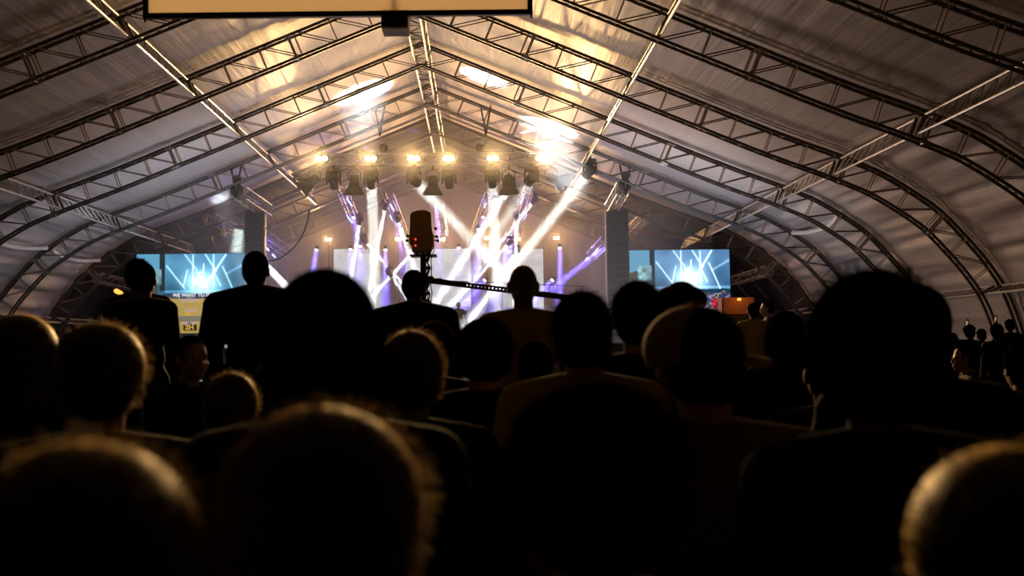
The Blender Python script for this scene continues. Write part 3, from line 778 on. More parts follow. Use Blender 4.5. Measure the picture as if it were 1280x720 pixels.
for px, py, lab in ((410.5, 299.5, 'amber lamp on the backcloth left of the LED panels'), (498, 299, 'amber lamp between the left and middle LED panels'), (553, 299, 'amber lamp just right of the dark crane head'), (609, 297.5, 'amber lamp between the middle and right LED panels'), (647, 299, 'amber lamp partly behind the rightmost sloping truss'), (695.5, 297.5, 'amber lamp right of the LED panels')):
    p = at(px, py, 50.6); r = thing('amber_flood', lab, 'stage light', p, 'amber lamps at the back of the stage')
    link('housing', AM_BODY, None, r); link('lens', AM_LENS, None, r)
    k = MB(); k.tube((0, 0.09, 0), (0, 0.09, STAGE_Z - p.z + 0.03), 0.02, 8); k.box((0, 0.09, STAGE_Z - p.z + 0.02), (0.4, 0.4, 0.04)); k.build('stand', M['black_metal'], r)
    lamp('amber_light', 'SPOT', p + Vector((0, -0.1, 0)), p + Vector((0, -5, -0.3)), L_AMBER, WARM, spot_size=math.radians(150), spot_blend=1.0, shadow_soft_size=0.12)

# floor heads in front of the stage that throw the hot patches on the roof, and unseen floods added to fill it with light
def floor_head(x, y, target, energy, deg, color, blend=0.6):
    src, d = moving_head(Vector((x, y, 0.12)), target, 'moving head standing on the floor before the stage, hidden by the crowd', 'floor heads before the stage', 1.0, flip=True)
    lamp('roof_spot', 'AREA', src, target, energy, color, shape='SQUARE', size=0.2, spread=math.radians(deg))
zr = lambda x: prof(s_of(abs(x - RIDGE_X)), -0.1)[1]
for (px, py, Y, x, yq, e, deg) in ((452, 131, 33.8, -3.5, 28.0, 1.0, 6), (606, 98, 32.6, 1.2, 27.0, 0.6, 4.5), (688, 168, 35.7, 4.6, 27.5, 0.45, 5.5), (283, 267, 39.6, -6.6, 33.0, 0.025, 4)):
    t = at(px, py, Y); floor_head(x, yq, t, 420 * e, deg * 1.7, (0.92, 0.96, 1.0))
for x, y, tx, ty, e, col in ((-4.2, 33.0, -7.0, 22.0, 0.8, (1.0, 0.74, 0.72)), (1.2, 33.0, 5.0, 22.0, 0.8, (1.0, 0.72, 0.62)), (3.0, 33.2, 13, 25, 1.0, (1.0, 0.74, 0.56)),
                             (-6.0, 33.2, -11, 35.5, 1.5, (0.76, 0.82, 1.0)), (3.6, 33.2, 8, 35.5, 1.5, (0.80, 0.84, 1.0)), (-1.6, 33.0, -1.6, 31.0, 1.3, (1.0, 0.88, 0.76))):
    r = thing('added_flood', 'flood lamp added as fill light on the floor before the stage, hidden by the crowd', 'stage light', (x, y, 0), 'added fill floods before the stage')
    k = MB(); k.box((0, 0, 0.3), (0.5, 0.22, 0.3), bev=0.02); k.build('housing', M['black_metal'], r)
    k = MB(); k.box((0, 0, 0.02), (0.4, 0.4, 0.04)); k.tube((0, 0, 0.03), (0, 0, 0.18), 0.03, 8); k.build('foot', M['black_metal'], r)
    lamp('added_fill_light', 'SPOT', (x, y - 0.2, 0.5), (tx, ty, 8.5), L_BOUNCE * e, col, spot_size=math.radians(110), spot_blend=1.0, shadow_soft_size=1.3)

# ------------------------------------------------------------------ loudspeaker columns, their trusses and hoists
def line_array(px0, px1, ptop, n, Y, lab, material):
    a, b = at(px0, ptop, Y), at(px1, ptop, Y); w = b.x - a.x; h = 0.295
    r = thing('hanging_loudspeaker', lab, 'loudspeaker', ((a.x + b.x) / 2, Y, a.z), 'hanging loudspeaker columns')
    z = 0.0; y = 0.0
    for i in range(n):
        k = MB(); t = 0.008 * i * i * 0.35
        rot = Matrix.Rotation(-t, 3, 'X')
        k.box((0, 0.22 - y, -z - h / 2), (w, 0.45, h - 0.014), rot, bev=0.015)
        for sx in (-1, 1): k.box((sx * (w / 2 + 0.008), 0.05 - y, -z - h / 2), (0.018, 0.06, h * 0.98), rot)
        c = k.build('speaker_box', material, r)
        g = MB(); g.box((0, -0.008 - y, -z - h / 2), (w * 0.9, 0.012, h * 0.82), rot); g.build('front_grille', M['black_plastic'], c)
        z += h; y += 0.0
    k = MB(); k.box((0, 0.2, 0.05), (w, 0.3, 0.07)); k.tube((-w * .3, 0.2, 0.08), (-w * .3, 0.2, 0.32), 0.02, 6); k.tube((w * .3, 0.2, 0.08), (w * .3, 0.2, 0.32), 0.02, 6)
    k.build('flying_frame', M['black_metal'], r)
    return r
YA = 39.2
line_array(306.5, 330, 265, 10, YA, 'loudspeaker column hanging left of the stage behind a standing man', M['black_metal'])
line_array(758.5, 785, 263.5, 14, YA, 'long loudspeaker column hanging right of the stage', M['brown_case'])  # brown colour stands in for the haze before this column
# vertical mast with a white lit edge beside the right column
p = at(757, 262, YA - 0.1); r = thing('mast', 'pale vertical pole along the inner edge of the right loudspeaker column', 'pole', (p.x, p.y, 0.0))
k = MB(); k.tube((0, 0, 0), (0, 0, p.z), 0.035, 8); k.build('pole', M['alu'], r); k = MB(); k.box((0, 0, 0.02), (0.5, 0.5, 0.04)); k.build('base_plate', M['steel'], r)
p = at(331.5, 266, YA - 0.1); r = thing('mast', 'amber lit lattice pole along the inner edge of the left loudspeaker column', 'pole', (p.x, p.y, 0.0))
box_truss(r, (0, 0, 0.04), (0, 0, p.z), 0.1, 0.1, 0.3, 0.014, M['alu'], M['alu'], 0.006); k = MB(); k.box((0, 0, 0.02), (0.5, 0.5, 0.04)); k.build('base_plate', M['steel'], r)
def finger(p, q, lab):
    p, q = Vector(p), Vector(q)
    r = thing('outrigger_truss', lab, 'truss', p, 'outrigger trusses over the loudspeakers'); box_truss(r, (0, 0, 0), q - p, 0.42, 0.42, 0.36, 0.026, M['alu'], M['alu'], 0.011)
    k = MB(); d = (q - p).normalized(); k.lathe([(0.20, -0.16), (0.25, -0.12), (0.25, 0.1), (0.2, 0.14)], 8, Matrix.Translation(-d * 0.25) @ d.to_track_quat('Z', 'Y').to_matrix().to_4x4(), math.pi / 8); k.build('end_motor', M['brown_case'], r)
finger(at(300, 241, 36.6), at(333, 263, 40.0), 'outrigger truss above the left loudspeaker column, octagonal motor on its end')
finger(at(779, 235, 36.6), at(763, 262, 40.0), 'outrigger truss above the right loudspeaker column, octagonal motor on its end')
hoist(at(295, 230, YF).x, at(295, 232, YF).z, 'chain and slings holding the left outrigger truss')
hoist(at(781.5, 225, YF).x, at(781.5, 227, YF).z, 'chain and slings holding the right outrigger truss')
# lattice pieces at the bends of the gable, in front of the dark side bays
def side_truss(a, Ya, b, Yb, lab):
    p, q = at(*a, Ya), at(*b, Yb); r = thing('brace_truss', lab, 'truss', p, 'brace trusses behind the gable rib'); box_truss(r, (0, 0, 0), q - p, 0.36, 0.36, 0.34, 0.024, M['alu_dull'], M['alu_dull'], 0.012)
side_truss((264, 273), 41.6, (303, 292), 45.8, 'short brace truss behind the gable rib left of the left loudspeaker column')
side_truss((806, 272), 41.6, (787, 290), 45.8, 'short brace truss just right of the right loudspeaker column')
side_truss((962, 338), 41.6, (918, 351), 45.8, 'dark brace truss right of the right video screen')
side_truss((121, 347), 41.6, (168, 358), 45.8, 'dark brace truss left of the left video screen')

# ------------------------------------------------------------------ hanging bits: cables, small pendant lamp, red line, beam by the left column
def cable(pts, r, lab, material, name='cable', cat='cable', group=None):
    P = [Vector(p) for p in pts]; dense = []
    for i in range(len(P) - 1):
        p0, p1, p2, p3 = P[max(i - 1, 0)], P[i], P[i + 1], P[min(i + 2, len(P) - 1)]
        for t in np.linspace(0, 1, 9)[:-1]:
            t = float(t); dense.append(0.5 * ((2 * p1) + (p2 - p0) * t + (2 * p0 - 5 * p1 + 4 * p2 - p3) * t * t + (3 * p1 - p0 - 3 * p2 + p3) * t ** 3))
    dense.append(P[-1]); k = MB(); k.path(dense, r, 6); o = k.build(name, material); tag(o, lab, cat, group); return o
cable([at(387, 262, 38.0), at(383, 281, 38.2), at(374, 301, 38.6), at(360, 316, 39.0), at(345, 325, 39.2), at(333, 326, 39.3)], 0.028, 'black cable sagging from the left purlin to the left loudspeaker column', M['rubber'])
M['red_rope'] = mat('red_rope', (0.5, 0.10, 0.05), 0.7, noise=(0.4, 0.08, 0.04))
cable([at(701, 270, 40.6), at(757, 281, 40.6), at(800, 289, 40.6), at(884, 303, 40.6)], 0.022, 'thin red line stretched across the right side of the gable', M['red_rope'], 'rope', 'rope')
p = at(279, 291, 40.9); r = thing('pendant_lamp', 'small yellow lamp dangling from the gable rib left of the stage', 'lamp', p)
k = MB(); k.lathe([(0.03, 0.2), (0.09, 0.14), (0.12, 0.0), (0.11, -0.12), (0.06, -0.18)], 12); k.build('shade', mat('yellow_lamp', (0.6, 0.48, 0.1), 0.5, noise=(0.45, 0.35, 0.08)), r)
k = MB(); k.tube((0, 0, 0.2), (0, 0, at(279, 278, 40.9).z - p.z), 0.05, 8); k.build('socket', mat('violet_cover', (0.3, 0.2, 0.6), 0.5, noise=(0.4, 0.3, 0.7)), r)
k = MB(); k.tube((0, 0, at(279, 278, 40.9).z - p.z), (0, 0, prof(s_of(abs(p.x - RIDGE_X)), DEPTH)[1] - p.z), 0.012, 5); k.build('cord', M['rubber'], r)
src, d = moving_head(at(301, 282, 43.5), at(286, 322, 43.5), 'lamp behind the left loudspeaker column throwing a white glow downwards', 'thin beam lamps over the stage', 1.0)
beam_light(at(299, 287, 43.0), at(294, 330, 43.0), 0.4, 22.0, L_THIN * 0.8, (0.8, 1.0, 0.92), 'added haze cone in the white glow behind the left loudspeaker column')
# scalloped white strips standing in for light through the gap below the roof sheet
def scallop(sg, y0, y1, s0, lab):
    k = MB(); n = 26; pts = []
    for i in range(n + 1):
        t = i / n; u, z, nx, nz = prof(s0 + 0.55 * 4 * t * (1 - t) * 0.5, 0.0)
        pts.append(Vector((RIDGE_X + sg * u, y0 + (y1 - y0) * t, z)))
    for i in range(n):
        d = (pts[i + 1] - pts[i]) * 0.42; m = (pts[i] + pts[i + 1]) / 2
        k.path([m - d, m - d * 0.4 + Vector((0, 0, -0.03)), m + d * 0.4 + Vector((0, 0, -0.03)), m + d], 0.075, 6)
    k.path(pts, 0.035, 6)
    o = k.build('gap_light_strip', M['gap_light_and_strap']); tag(o, lab, 'rope', 'white strips for light gaps in the tent wall')
M['gap_light_and_strap'] = mat('white_gap_light_and_strap', (0.95, 0.94, 0.92), 0.5, noise=(0.9, 0.88, 0.86))  # white stands in for gap light; the guitar straps share it
scallop(-1, RIB0 - 2 * BAY + 0.2, RIB0 - 1 * BAY - 0.2, s_of(13.35), 'bright white scalloped light-gap strip at the left edge of the picture on the tent wall')
scallop(-1, RIB0 - 1 * BAY + 0.2, RIB0 - 0.2, s_of(13.35), 'white scalloped light-gap strip on the left tent wall in the bay nearest the stage')
scallop(1, RIB0 - 2 * BAY + 0.2, RIB0 - 1 * BAY - 0.2, s_of(12.95), 'white scalloped light-gap strip on the right tent wall')

# ------------------------------------------------------------------ projection screen over the audience, seen from the front
YT = 10.0
a, b = at(180, 23.5, YT), at(665.5, 18.5, YT); w = (b - a).length; hh = w * 9 / 16
r = thing('projection_screen', 'tan projection screen with black border hanging over the audience', 'projection screen', (a + b) / 2)
r.rotation_euler = (0, -math.atan2(b.z - a.z, b.x - a.x), 0)
M['screen'] = mat('projection_cloth', (0.78, 0.62, 0.40), 0.75, noise=(0.72, 0.57, 0.36), nscale=1.5)
_nt = M['screen'].node_tree; _t = _nt.nodes.new('ShaderNodeBsdfTranslucent'); _t.inputs[0].default_value = (0.92, 0.84, 0.72, 1)
_m = _nt.nodes.new('ShaderNodeMixShader'); _m.inputs[0].default_value = 0.6
_nt.links.new(_nt.nodes['Principled BSDF'].outputs[0], _m.inputs[1]); _nt.links.new(_t.outputs[0], _m.inputs[2]); _nt.links.new(_m.outputs[0], _nt.nodes['Material Output'].inputs[0])
k = MB(); k.box((0, 0, hh / 2), (w - 0.06, 0.012, hh - 0.06)); k.build('cloth', M['screen'], r, smooth=False)
k = MB()
for x, z, sx, sz in ((0, 0.022, w, 0.052), (0, hh - 0.022, w, 0.052), (-w / 2 + 0.022, hh / 2, 0.05, hh), (w / 2 - 0.022, hh / 2, 0.05, hh)):
    k.box((x, -0.005, z), (sx, 0.05, sz))
for sx in (-1, 1): k.tube((sx * (w / 2 - 0.01), 0, 0.0), (sx * (w / 2 - 0.01), 0, -0.035), 0.01, 6)
k.build('border', M['black_plastic'], r, smooth=False)
k = MB()
for sx in (-1, 1): k.tube((sx * w * 0.4, 0.0, hh), (sx * w * 0.4, 0.0, 9.0 - r.location.z), 0.012, 6)
k.build('suspension_cable', M['rubber'], r)
p = at(494.5, 21.5, YT + 0.2); q = at(478, 41, YT + 0.2); q2 = at(511, 41, YT + 0.2); pw = q2.x - q.x; ph = p.z - q.z
r = thing('projector', 'small black box with a pale lower edge hanging under the projection screen', 'projector', (p.x, YT + 0.2, p.z))
k = MB(); k.box((0, 0, -ph / 2 + 0.01), (pw, 0.3, ph), bev=0.008); k.build('housing', M['black_plastic'], r)
k = MB(); k.path([(-pw / 2, -0.152, -ph + 0.008), (0, -0.156, -ph - 0.002), (pw / 2, -0.152, -ph + 0.008)], 0.008, 6); k.box((0, 0, -ph + 0.012), (pw * 0.98, 0.29, 0.012)); k.build('lower_edge', mat('tan_trim', (0.75, 0.6, 0.38), 0.5, noise=(0.65, 0.5, 0.3)), r)
k = MB(); k.tube((0, 0.0, 0.0), (0, 0.0, 9.9 - p.z), 0.02, 8); k.build('drop_pole', M['black_metal'], r)

# ------------------------------------------------------------------ camera crane between the crowd and the stage
YJ = 13.0
J = lambda px, py, y=YJ: at(px, py, y)
c0 = J(529, 319); r = thing('camera_crane', 'black camera crane post with a rounded box head, red lights and thin arm', 'camera crane', (c0.x, YJ, 0))
def jl(px, py, dy=0.0): p = J(px, py); return Vector((p.x - c0.x, dy, p.z))
def outline(pts, dy0, dy1, bev=0.01):
    """Closed outline given in pixels at the crane's distance, with real depth."""
    n = len(pts); A = [jl(x, y, dy0) for x, y in pts]; B_ = [jl(x, y, dy1) for x, y in pts]
    k = MB(); k.add(A + B_, [tuple(range(n)), tuple(range(n, 2 * n))[::-1]] + [(i, n + i, n + (i + 1) % n, (i + 1) % n) for i in range(n)]); return k
hd = outline([(517, 317), (516, 310), (512.5, 306), (512, 296), (513.2, 291), (513.5, 270), (516, 267), (519, 266), (523, 264.8), (529, 264.2), (534, 265), (537, 266.5), (539.5, 267.5), (540.5, 289), (543, 297), (542.5, 308), (539, 311.5), (537.5, 317)], -0.16, 0.2)
ho = hd.build('head_box', M['crane_case'], r, smooth=False)
m_ = ho.modifiers.new('bevel', 'BEVEL'); m_.width = 0.012; m_.segments = 2; m_.limit_method = 'ANGLE'
for py in (300.8, 308.5):
    k = MB(); c = jl(520.2, py, -0.165); k.ell(c, (0.013, 0.01, 0.013), 10, 6); k.build('red_light', M['red_led'], ho)
k = MB()
for px, py in ((509.5, 295), (508.8, 301), (544.8, 286), (546, 296), (547.2, 301)):
    c = jl(px, py, 0.0); k.tube(c + Vector((0, -0.03, 0)), c + Vector((0, 0.03, 0)), 0.02, 8); k.tube(c, jl(513 if px < 529 else 542, py - 1, 0), 0.009, 6)
k.build('side_knob', M['black_plastic'], r)
k = MB(); k.box(jl(529.5, 320), (0.34, 0.28, 0.018)); k.build('plate', M['black_plastic'], r, smooth=False)
k = MB(); k.tube(jl(522, 319.5), jl(522, 316.5), 0.02, 8); k.tube(jl(536.5, 319.5), jl(536.5, 316.5), 0.02, 8); k.tube(jl(528.5, 319.5), jl(528.5, 316.5), 0.02, 8); k.build('rubber_foot', M['rubber'], r)
k = MB(); t = jl(529, 320); k.tube(t, (t.x, 0, 0.0), 0.038, 14); k.build('post', M['black_metal'], r)
k = MB()
for an in range(3): k.tube((t.x, 0, 0.5), (t.x + 0.55 * math.cos(an * 2.1 + .4), 0.55 * math.sin(an * 2.1 + .4), 0.02), 0.022, 8)
k.build('tripod_leg', M['black_metal'], r)
for px0, wob, nm in ((533.5, 1.2, 0), (536, 2.2, 1), (539.5, 0.8, 2)):
    rr = random.Random(nm); pts = [jl(543 if nm == 2 else px0 + 3, 312, 0.02)] + [jl(px0 + wob * math.sin(i * 2.1 + nm) + rr.uniform(-.6, .6), 318 + i * 5.5, -0.05) for i in range(15)]
    k = MB(); k.path(pts, 0.007 if nm != 1 else 0.012, 5); k.build('cable', M['rubber'], r)
for i in range(7):
    k = MB(); py = 325 + i * 10.5; c = jl(534.5 + 1.5 * math.sin(i * 1.7), py, -0.05); k.box(c, (0.035 + 0.02 * (i % 2), 0.04, 0.05), Matrix.Rotation(0.5 * math.sin(i * 2.2), 3, 'Y'), bev=0.008); k.build('cable_clip', M['rubber'], r)
# the arm with its row of holes
ap, aq = jl(531, 350.5, -0.1), jl(742, 376.5, -0.1)
k = MB(); d = (aq - ap); L = d.length; d.normalize(); up = Vector((-d.z, 0, d.x)); hgt = 0.058
for z in (-1, 1): k.path([ap + up * (z * hgt * 0.40), aq + up * (z * hgt * 0.40)], 0.014, 8)
hole0, hole1 = 0.24, 0.56; nh = 15
def slab(t0, t1): c = (ap + aq) / 2 + d * ((t0 + t1 - 1) * L / 2); k.box(c, (L * (t1 - t0), 0.03, hgt * 0.8), Matrix.Rotation(-math.atan2(d.z, d.x), 3, 'Y'))
slab(0, hole0); slab(hole1, 1)
for i in range(nh + 1):
    t = hole0 + (hole1 - hole0) * i / nh; slab(t - 0.007, t + 0.007)
k.build('arm', M['black_metal'], r, smooth=False)
k = MB(); k.box(jl(549, 352, -0.1), (0.09, 0.06, 0.07), bev=0.01); k.box(jl(537, 350, -0.05), (0.12, 0.12, 0.09), bev=0.015); k.build('arm_clamp', M['black_plastic'], r)
k = MB(); k.tube(jl(533, 350, 0), jl(733, 358, 0), 0.004, 5); k.build('tension_wire', M['rubber'], r)

# ------------------------------------------------------------------ people: one continuous body each, with hair and clothing as children
def remesh(mb, name, voxel, smooth_it=4, material=None):
    me = mb.mesh('tmp'); o = bpy.data.objects.new('tmp', me); C.objects.link(o)
    m = o.modifiers.new('r', 'REMESH'); m.mode = 'VOXEL'; m.voxel_size = voxel; m.use_smooth_shade = True
    if smooth_it:
        s = o.modifiers.new('s', 'SMOOTH'); s.factor = 0.5; s.iterations = smooth_it
    bpy.context.view_layer.update()
    r = bpy.data.meshes.new_from_object(o.evaluated_get(bpy.context.evaluated_depsgraph_get()))
    bpy.data.objects.remove(o); bpy.data.meshes.remove(me); r.name = name; r.materials.clear()
    if material: r.materials.append(material)
    r.polygons.foreach_set('use_smooth', [True] * len(r.polygons))
    return r
V = Vector
def pose_stand():
    return dict(pel=V((0, 0, .95)), chest=V((0, 0, 1.27)), neck=V((0, -.005, 1.46)), head=V((0, .015, 1.625)),
                sh=[V((s * .185, -.01, 1.415)) for s in (-1, 1)], el=[V((s * .235, -.03, 1.13)) for s in (-1, 1)], wr=[V((s * .235, .05, .885)) for s in (-1, 1)],
                hd=[V((s * .01, .12, -1)) for s in (-1, 1)], hip=[V((s * .09, 0, .93)) for s in (-1, 1)], kn=[V((s * .105, .015, .5)) for s in (-1, 1)],
                an=[V((s * .11, -.02, .09)) for s in (-1, 1)], curl=0.5)
def pose_sit():
    p = pose_stand(); dz = V((0, 0, -.42))
    for k in ('pel', 'chest', 'neck', 'head'): p[k] = p[k] + dz
    p['head'] = p['head'] + V((0, .01, 0))
    p['sh'] = [v + dz for v in p['sh']]; p['el'] = [V((s * .25, .02, .72)) for s in (-1, 1)]; p['wr'] = [V((s * .17, .25, .60)) for s in (-1, 1)]
    p['hd'] = [V((-s * .3, 1, -.12)) for s in (-1, 1)]; p['hip'] = [V((s * .09, 0, .53)) for s in (-1, 1)]
    p['kn'] = [V((s * .12, .42, .52)) for s in (-1, 1)]; p['an'] = [V((s * .12, .40, .09)) for s in (-1, 1)]; p['seat'] = True
    return p
def pose_raise(which):
    p = pose_stand()
    for i in which:
        s = (-1, 1)[i]; p['el'][i] = V((s * .33, .04, 1.60)); p['wr'][i] = V((s * .30, .05, 1.84)); p['hd'][i] = V((s * .1, 0, 1)); p['sh'][i] = p['sh'][i] + V((s * .01, 0, .03))
    p['curl'] = 0.15; return p
def pose_guitar():
    p = pose_stand()
    p['el'] = [V((-.30, .02, 1.17)), V((.30, .03, 1.15))]; p['wr'] = [V((-.16, .22, 1.08)), V((.33, .25, 1.20))]
    p['hd'] = [V((.8, .3, -.3)), V((.2, .5, .6))]; p['curl'] = 0.8; return p
def hand(mb, w, d, side, curl, r=1.0):
    """Palm with five separate fingers of different lengths, thumb leaving the side of the palm."""
    d = d.normalized(); n = V((side, 0, 0)) - d * d.dot(V((side, 0, 0)))
    n = n.normalized() if n.length > 0.2 else V((0, 1, 0)); across = d.cross(n) * (1 if side > 0 else -1)
    mb.cap(w - d * .01, w + d * .025, .024, .027, 10)
    for t in (-.026, -.009, .009, .026): mb.cap(w + d * .02 + across * t * .8, w + d * .085 + across * t * 1.15, .0155, .013, 8)
    for t, L in ((-.039, .060), (-.0135, .078), (.0125, .084), (.038, .074)):
        a = w + d * .088 + across * t * .95; b = a + (d + across * t * 2.0 - n * curl * .35).normalized() * L * .55
        c = b + (d + across * t * 1.0 - n * curl * 1.1).normalized() * L * .5
        mb.cap(a, b, .0092, .0085, 7); mb.cap(b, c, .0085, .0072, 7)
    a = w + d * .03 + across * .03; b = a + (d * .6 + across * .75 - n * .3).normalized() * .042; c = b + (d * .95 + across * .25 - n * .3).normalized() * .034
    mb.cap(a, b, .0125, .0105, 8); mb.cap(b, c, .0105, .0088, 8)
def head(mb, h, k=1.0):
    E_ = lambda c, r: mb.ell(h + V(c) * k, [q * k for q in r], 18, 12)
    E_((0, -.012, .022), (.076, .094, .094)); E_((0, .010, -.035), (.064, .078, .078)); E_((0, .042, -.088), (.036, .038, .026))
    E_((0, .058, -.045), (.048, .036, .05)); E_((0, .086, -.012), (.011, .014, .026)); E_((0, .094, -.028), (.016, .013, .011))
    for s in (-1, 1):
        E_((s * .030, .074, .022), (.022, .010, .007)); E_((s * .031, .0785, .004), (.0125, .0085, .0085)); E_((s * .040, .060, -.028), (.02, .02, .018))
        E_((s * .080, -.004, -.012), (.009, .020, .032)); E_((s * .085, -.014, .004), (.006, .014, .018))
    E_((0, .0865, -.058), (.023, .009, .0055)); E_((0, .0855, -.068), (.020, .009, .0065))
def torso(mb, p, g=0.0, arms=None, neck=True, chestk=1.0):
    c, pl = p['chest'], p['pel']
    mb.ell(c + V((0, -.005, .02)), (.165 * chestk + g, .108 + g, .19 + g), 20, 12); mb.ell((c + pl) / 2 + V((0, .005, -.02)), (.14 + g, .098 + g, .17), 18, 10)
    mb.ell(pl + V((0, -.01, .01)), (.158 + g, .112 + g, .125 + g), 18, 10)
    mb.cap(p['sh'][0] + V((.02, 0, -.02)), p['sh'][1] + V((-.02, 0, -.02)), .062 + g, None, 12)
    for s in (0, 1): mb.cap(p['neck'] + V((0, -.01, -.01)), p['sh'][s] + V((0, 0, .0)), .052 + g, .054 + g, 12)
    if neck: mb.cap(p['neck'] + V((0, -.01, -.03)), p['head'] + V((0, -.015, -.05)), .056, .052, 14)
def limb(mb, a, b, c, r, g=0.0, end=True):
    mb.cap(a, b, r[0] + g, r[1] + g, 12); mb.cap(b, c, r[1] + g, r[2] + g, 12)
    m = a.lerp(b, .4); mb.ell(m, ((r[0] + r[1]) / 2 * 1.04 + g,) * 3, 12, 8)
def make_body(p, name):
    mb = MB(); torso(mb, p); head(mb, p['head'])
    for i, s in enumerate((-1, 1)):
        limb(mb, p['sh'][i], p['el'][i], p['wr'][i], (.050, .040, .027)); hand(mb, p['wr'][i], p['hd'][i], s, p['curl'])
        limb(mb, p['hip'][i], p['kn'][i], p['an'][i], (.088, .058, .040)); mb.ell(p['kn'][i].lerp(p['an'][i], .28) + V((0, -.012, 0)), (.052, .056, .11), 12, 8)
        f = p['an'][i]; mb.cap(f + V((0, -.03, -.045)), f + V((s * .015, .13, -.06)), .04, .028, 10); mb.cap(f + V((0, 0, 0)), f + V((0, .02, -.04)), .042, .042, 10)
    return remesh(mb, name, 0.0065, 3)
def make_shirt(p, name, sleeve=0.55, loose=0.0):
    mb = MB(); torso(mb, p, .016 + loose, neck=False, chestk=1.02)
    for i in (0, 1):
        a, b, c = p['sh'][i], p['el'][i], p['wr'][i]
        if sleeve <= 1: mb.cap(a, a.lerp(b, sleeve), .066 + loose, .062 + loose, 12)
        else: limb(mb, a, b, b.lerp(c, .93), (.066, .055, .043), loose)
    me = remesh(mb, name, 0.009, 3); return me
def make_trousers(p, name):
    mb = MB(); mb.ell(p['pel'] + V((0, -.01, -.01)), (.175, .13, .13), 18, 10)
    for i in (0, 1):
        h, k, a = p['hip'][i], p['kn'][i], p['an'][i]; limb(mb, h, k, a + V((0, 0, .03)), (.102, .075, .06))
    return remesh(mb, name, 0.011, 3)
def make_shoe(p, i):
    mb = MB(); f = p['an'][i]; s = (-1, 1)[i]
    mb.cap(f + V((0, -.035, -.048)), f + V((s * .015, .135, -.055)), .046, .036, 12); mb.cap(f + V((0, 0, -.01)), f + V((0, .02, -.04)), .05, .048, 10)
    me = remesh(mb, 'shoe', 0.009, 2); z0 = f.z - .09
    for v in me.vertices: v.co.z = max(v.co.z, z0)
    return me
# hair, made around the head centre
def hair_mesh(style, seed=1):
    mb = MB(); rg = random.Random(seed)
    if style in ('short', 'fuzzy', 'afro', 'long', 'bun', 'band', 'curls'):
        g = {'short': .006, 'fuzzy': .016, 'afro': .042, 'long': .018, 'bun': .012, 'band': .012, 'curls': .03}[style]
        mb.ell((0, -.018, .030), (.078 + g, .094 + g, .092 + g), 22, 14)
        mb.ell((0, -.045, -.02), (.070 + g, .060 + g, .075 + g * .6), 18, 12)
        if style == 'long':
            mb.ell((0, -.06, -.11), (.090, .055, .15), 18, 12)
            for s in (-1, 1): mb.cap(V((s * .075, -.02, .02)), V((s * .085, .0, -.2)), .035, .022, 10)
        if style == 'bun': mb.ell((.055, -.06, .115), (.045, .045, .042), 14, 10)
        if style == 'curls':
            for _ in range(150):
                a, e = rg.uniform(0, 6.28), rg.uniform(-.7, 1.5); d = V((math.cos(a) * math.cos(e), math.sin(a) * math.cos(e), math.sin(e)))
                if d.y > .35 and d.z < .45: continue
                mb.ell(V((d.x * .105, -.02 + d.y * .12, .03 + d.z * .115)), (rg.uniform(.018, .028),) * 3, 8, 6)
        # carve the face free: drop what would stand in front of it
        me = remesh(mb, 'hair', 0.007, 2 if style != 'curls' else 1)
        bm = bmesh.new(); bm.from_mesh(me)
        for v in bm.verts:
            lim = .045 if v.co.z > .06 else (.028 if v.co.z > -.01 else -.005)
            if v.co.y > lim + (0.03 if v.co.z > .085 else 0) and v.co.z < .115: v.co.y = lim + (v.co.y - lim) * .12
        bm.to_mesh(me); bm.free()
        if style in ('fuzzy', 'afro', 'long', 'band', 'curls', 'short'):
            n = {'fuzzy': 1500, 'afro': 1900, 'long': 700, 'band': 500, 'curls': 900, 'short': 500}[style]; L = {'fuzzy': .022, 'afro': .03, 'long': .016, 'band': .012, 'curls': .02, 'short': .006}[style]
            st = MB(); N = len(me.vertices)
            for _ in range(n):
                v = me.vertices[rg.randrange(N)]; nn = v.normal
                if v.co.y > .03 or v.co.z < -.06 and style != 'long': continue
                d = (nn + V((rg.uniform(-.6, .6), rg.uniform(-.6, .6), rg.uniform(-.5, .5)))).normalized()
                e = v.co + d * L * rg.uniform(.4, 1.1) + V((0, 0, -.004)); st.tube(v.co - nn * .004, e, .0011, 3, .0003, caps=False)
            s2 = st.mesh('strands'); bm = bmesh.new(); bm.from_mesh(me); bm.from_mesh(s2); bm.to_mesh(me); bm.free()
        return me
def cap_mesh(flat=False):
    mb = MB()
    if flat: mb.ell((0, .0, .055), (.096, .125, .062), 20, 12); mb.ell((0, -.02, .03), (.09, .105, .05), 20, 10)
    else: mb.ell((0, -.012, .035), (.091, .108, .098), 22, 14)
    me = remesh(mb, 'cap_crown', 0.006, 3)
    bm = bmesh.new(); bm.from_mesh(me); bmesh.ops.bisect_plane(bm, geom=bm.verts[:] + bm.edges[:] + bm.faces[:], plane_co=(0, 0, .008), plane_no=(0, -.12, 1), clear_inner=True)
    bm.to_mesh(me); bm.free(); me.polygons.foreach_set('use_smooth', [True] * len(me.polygons)); return me
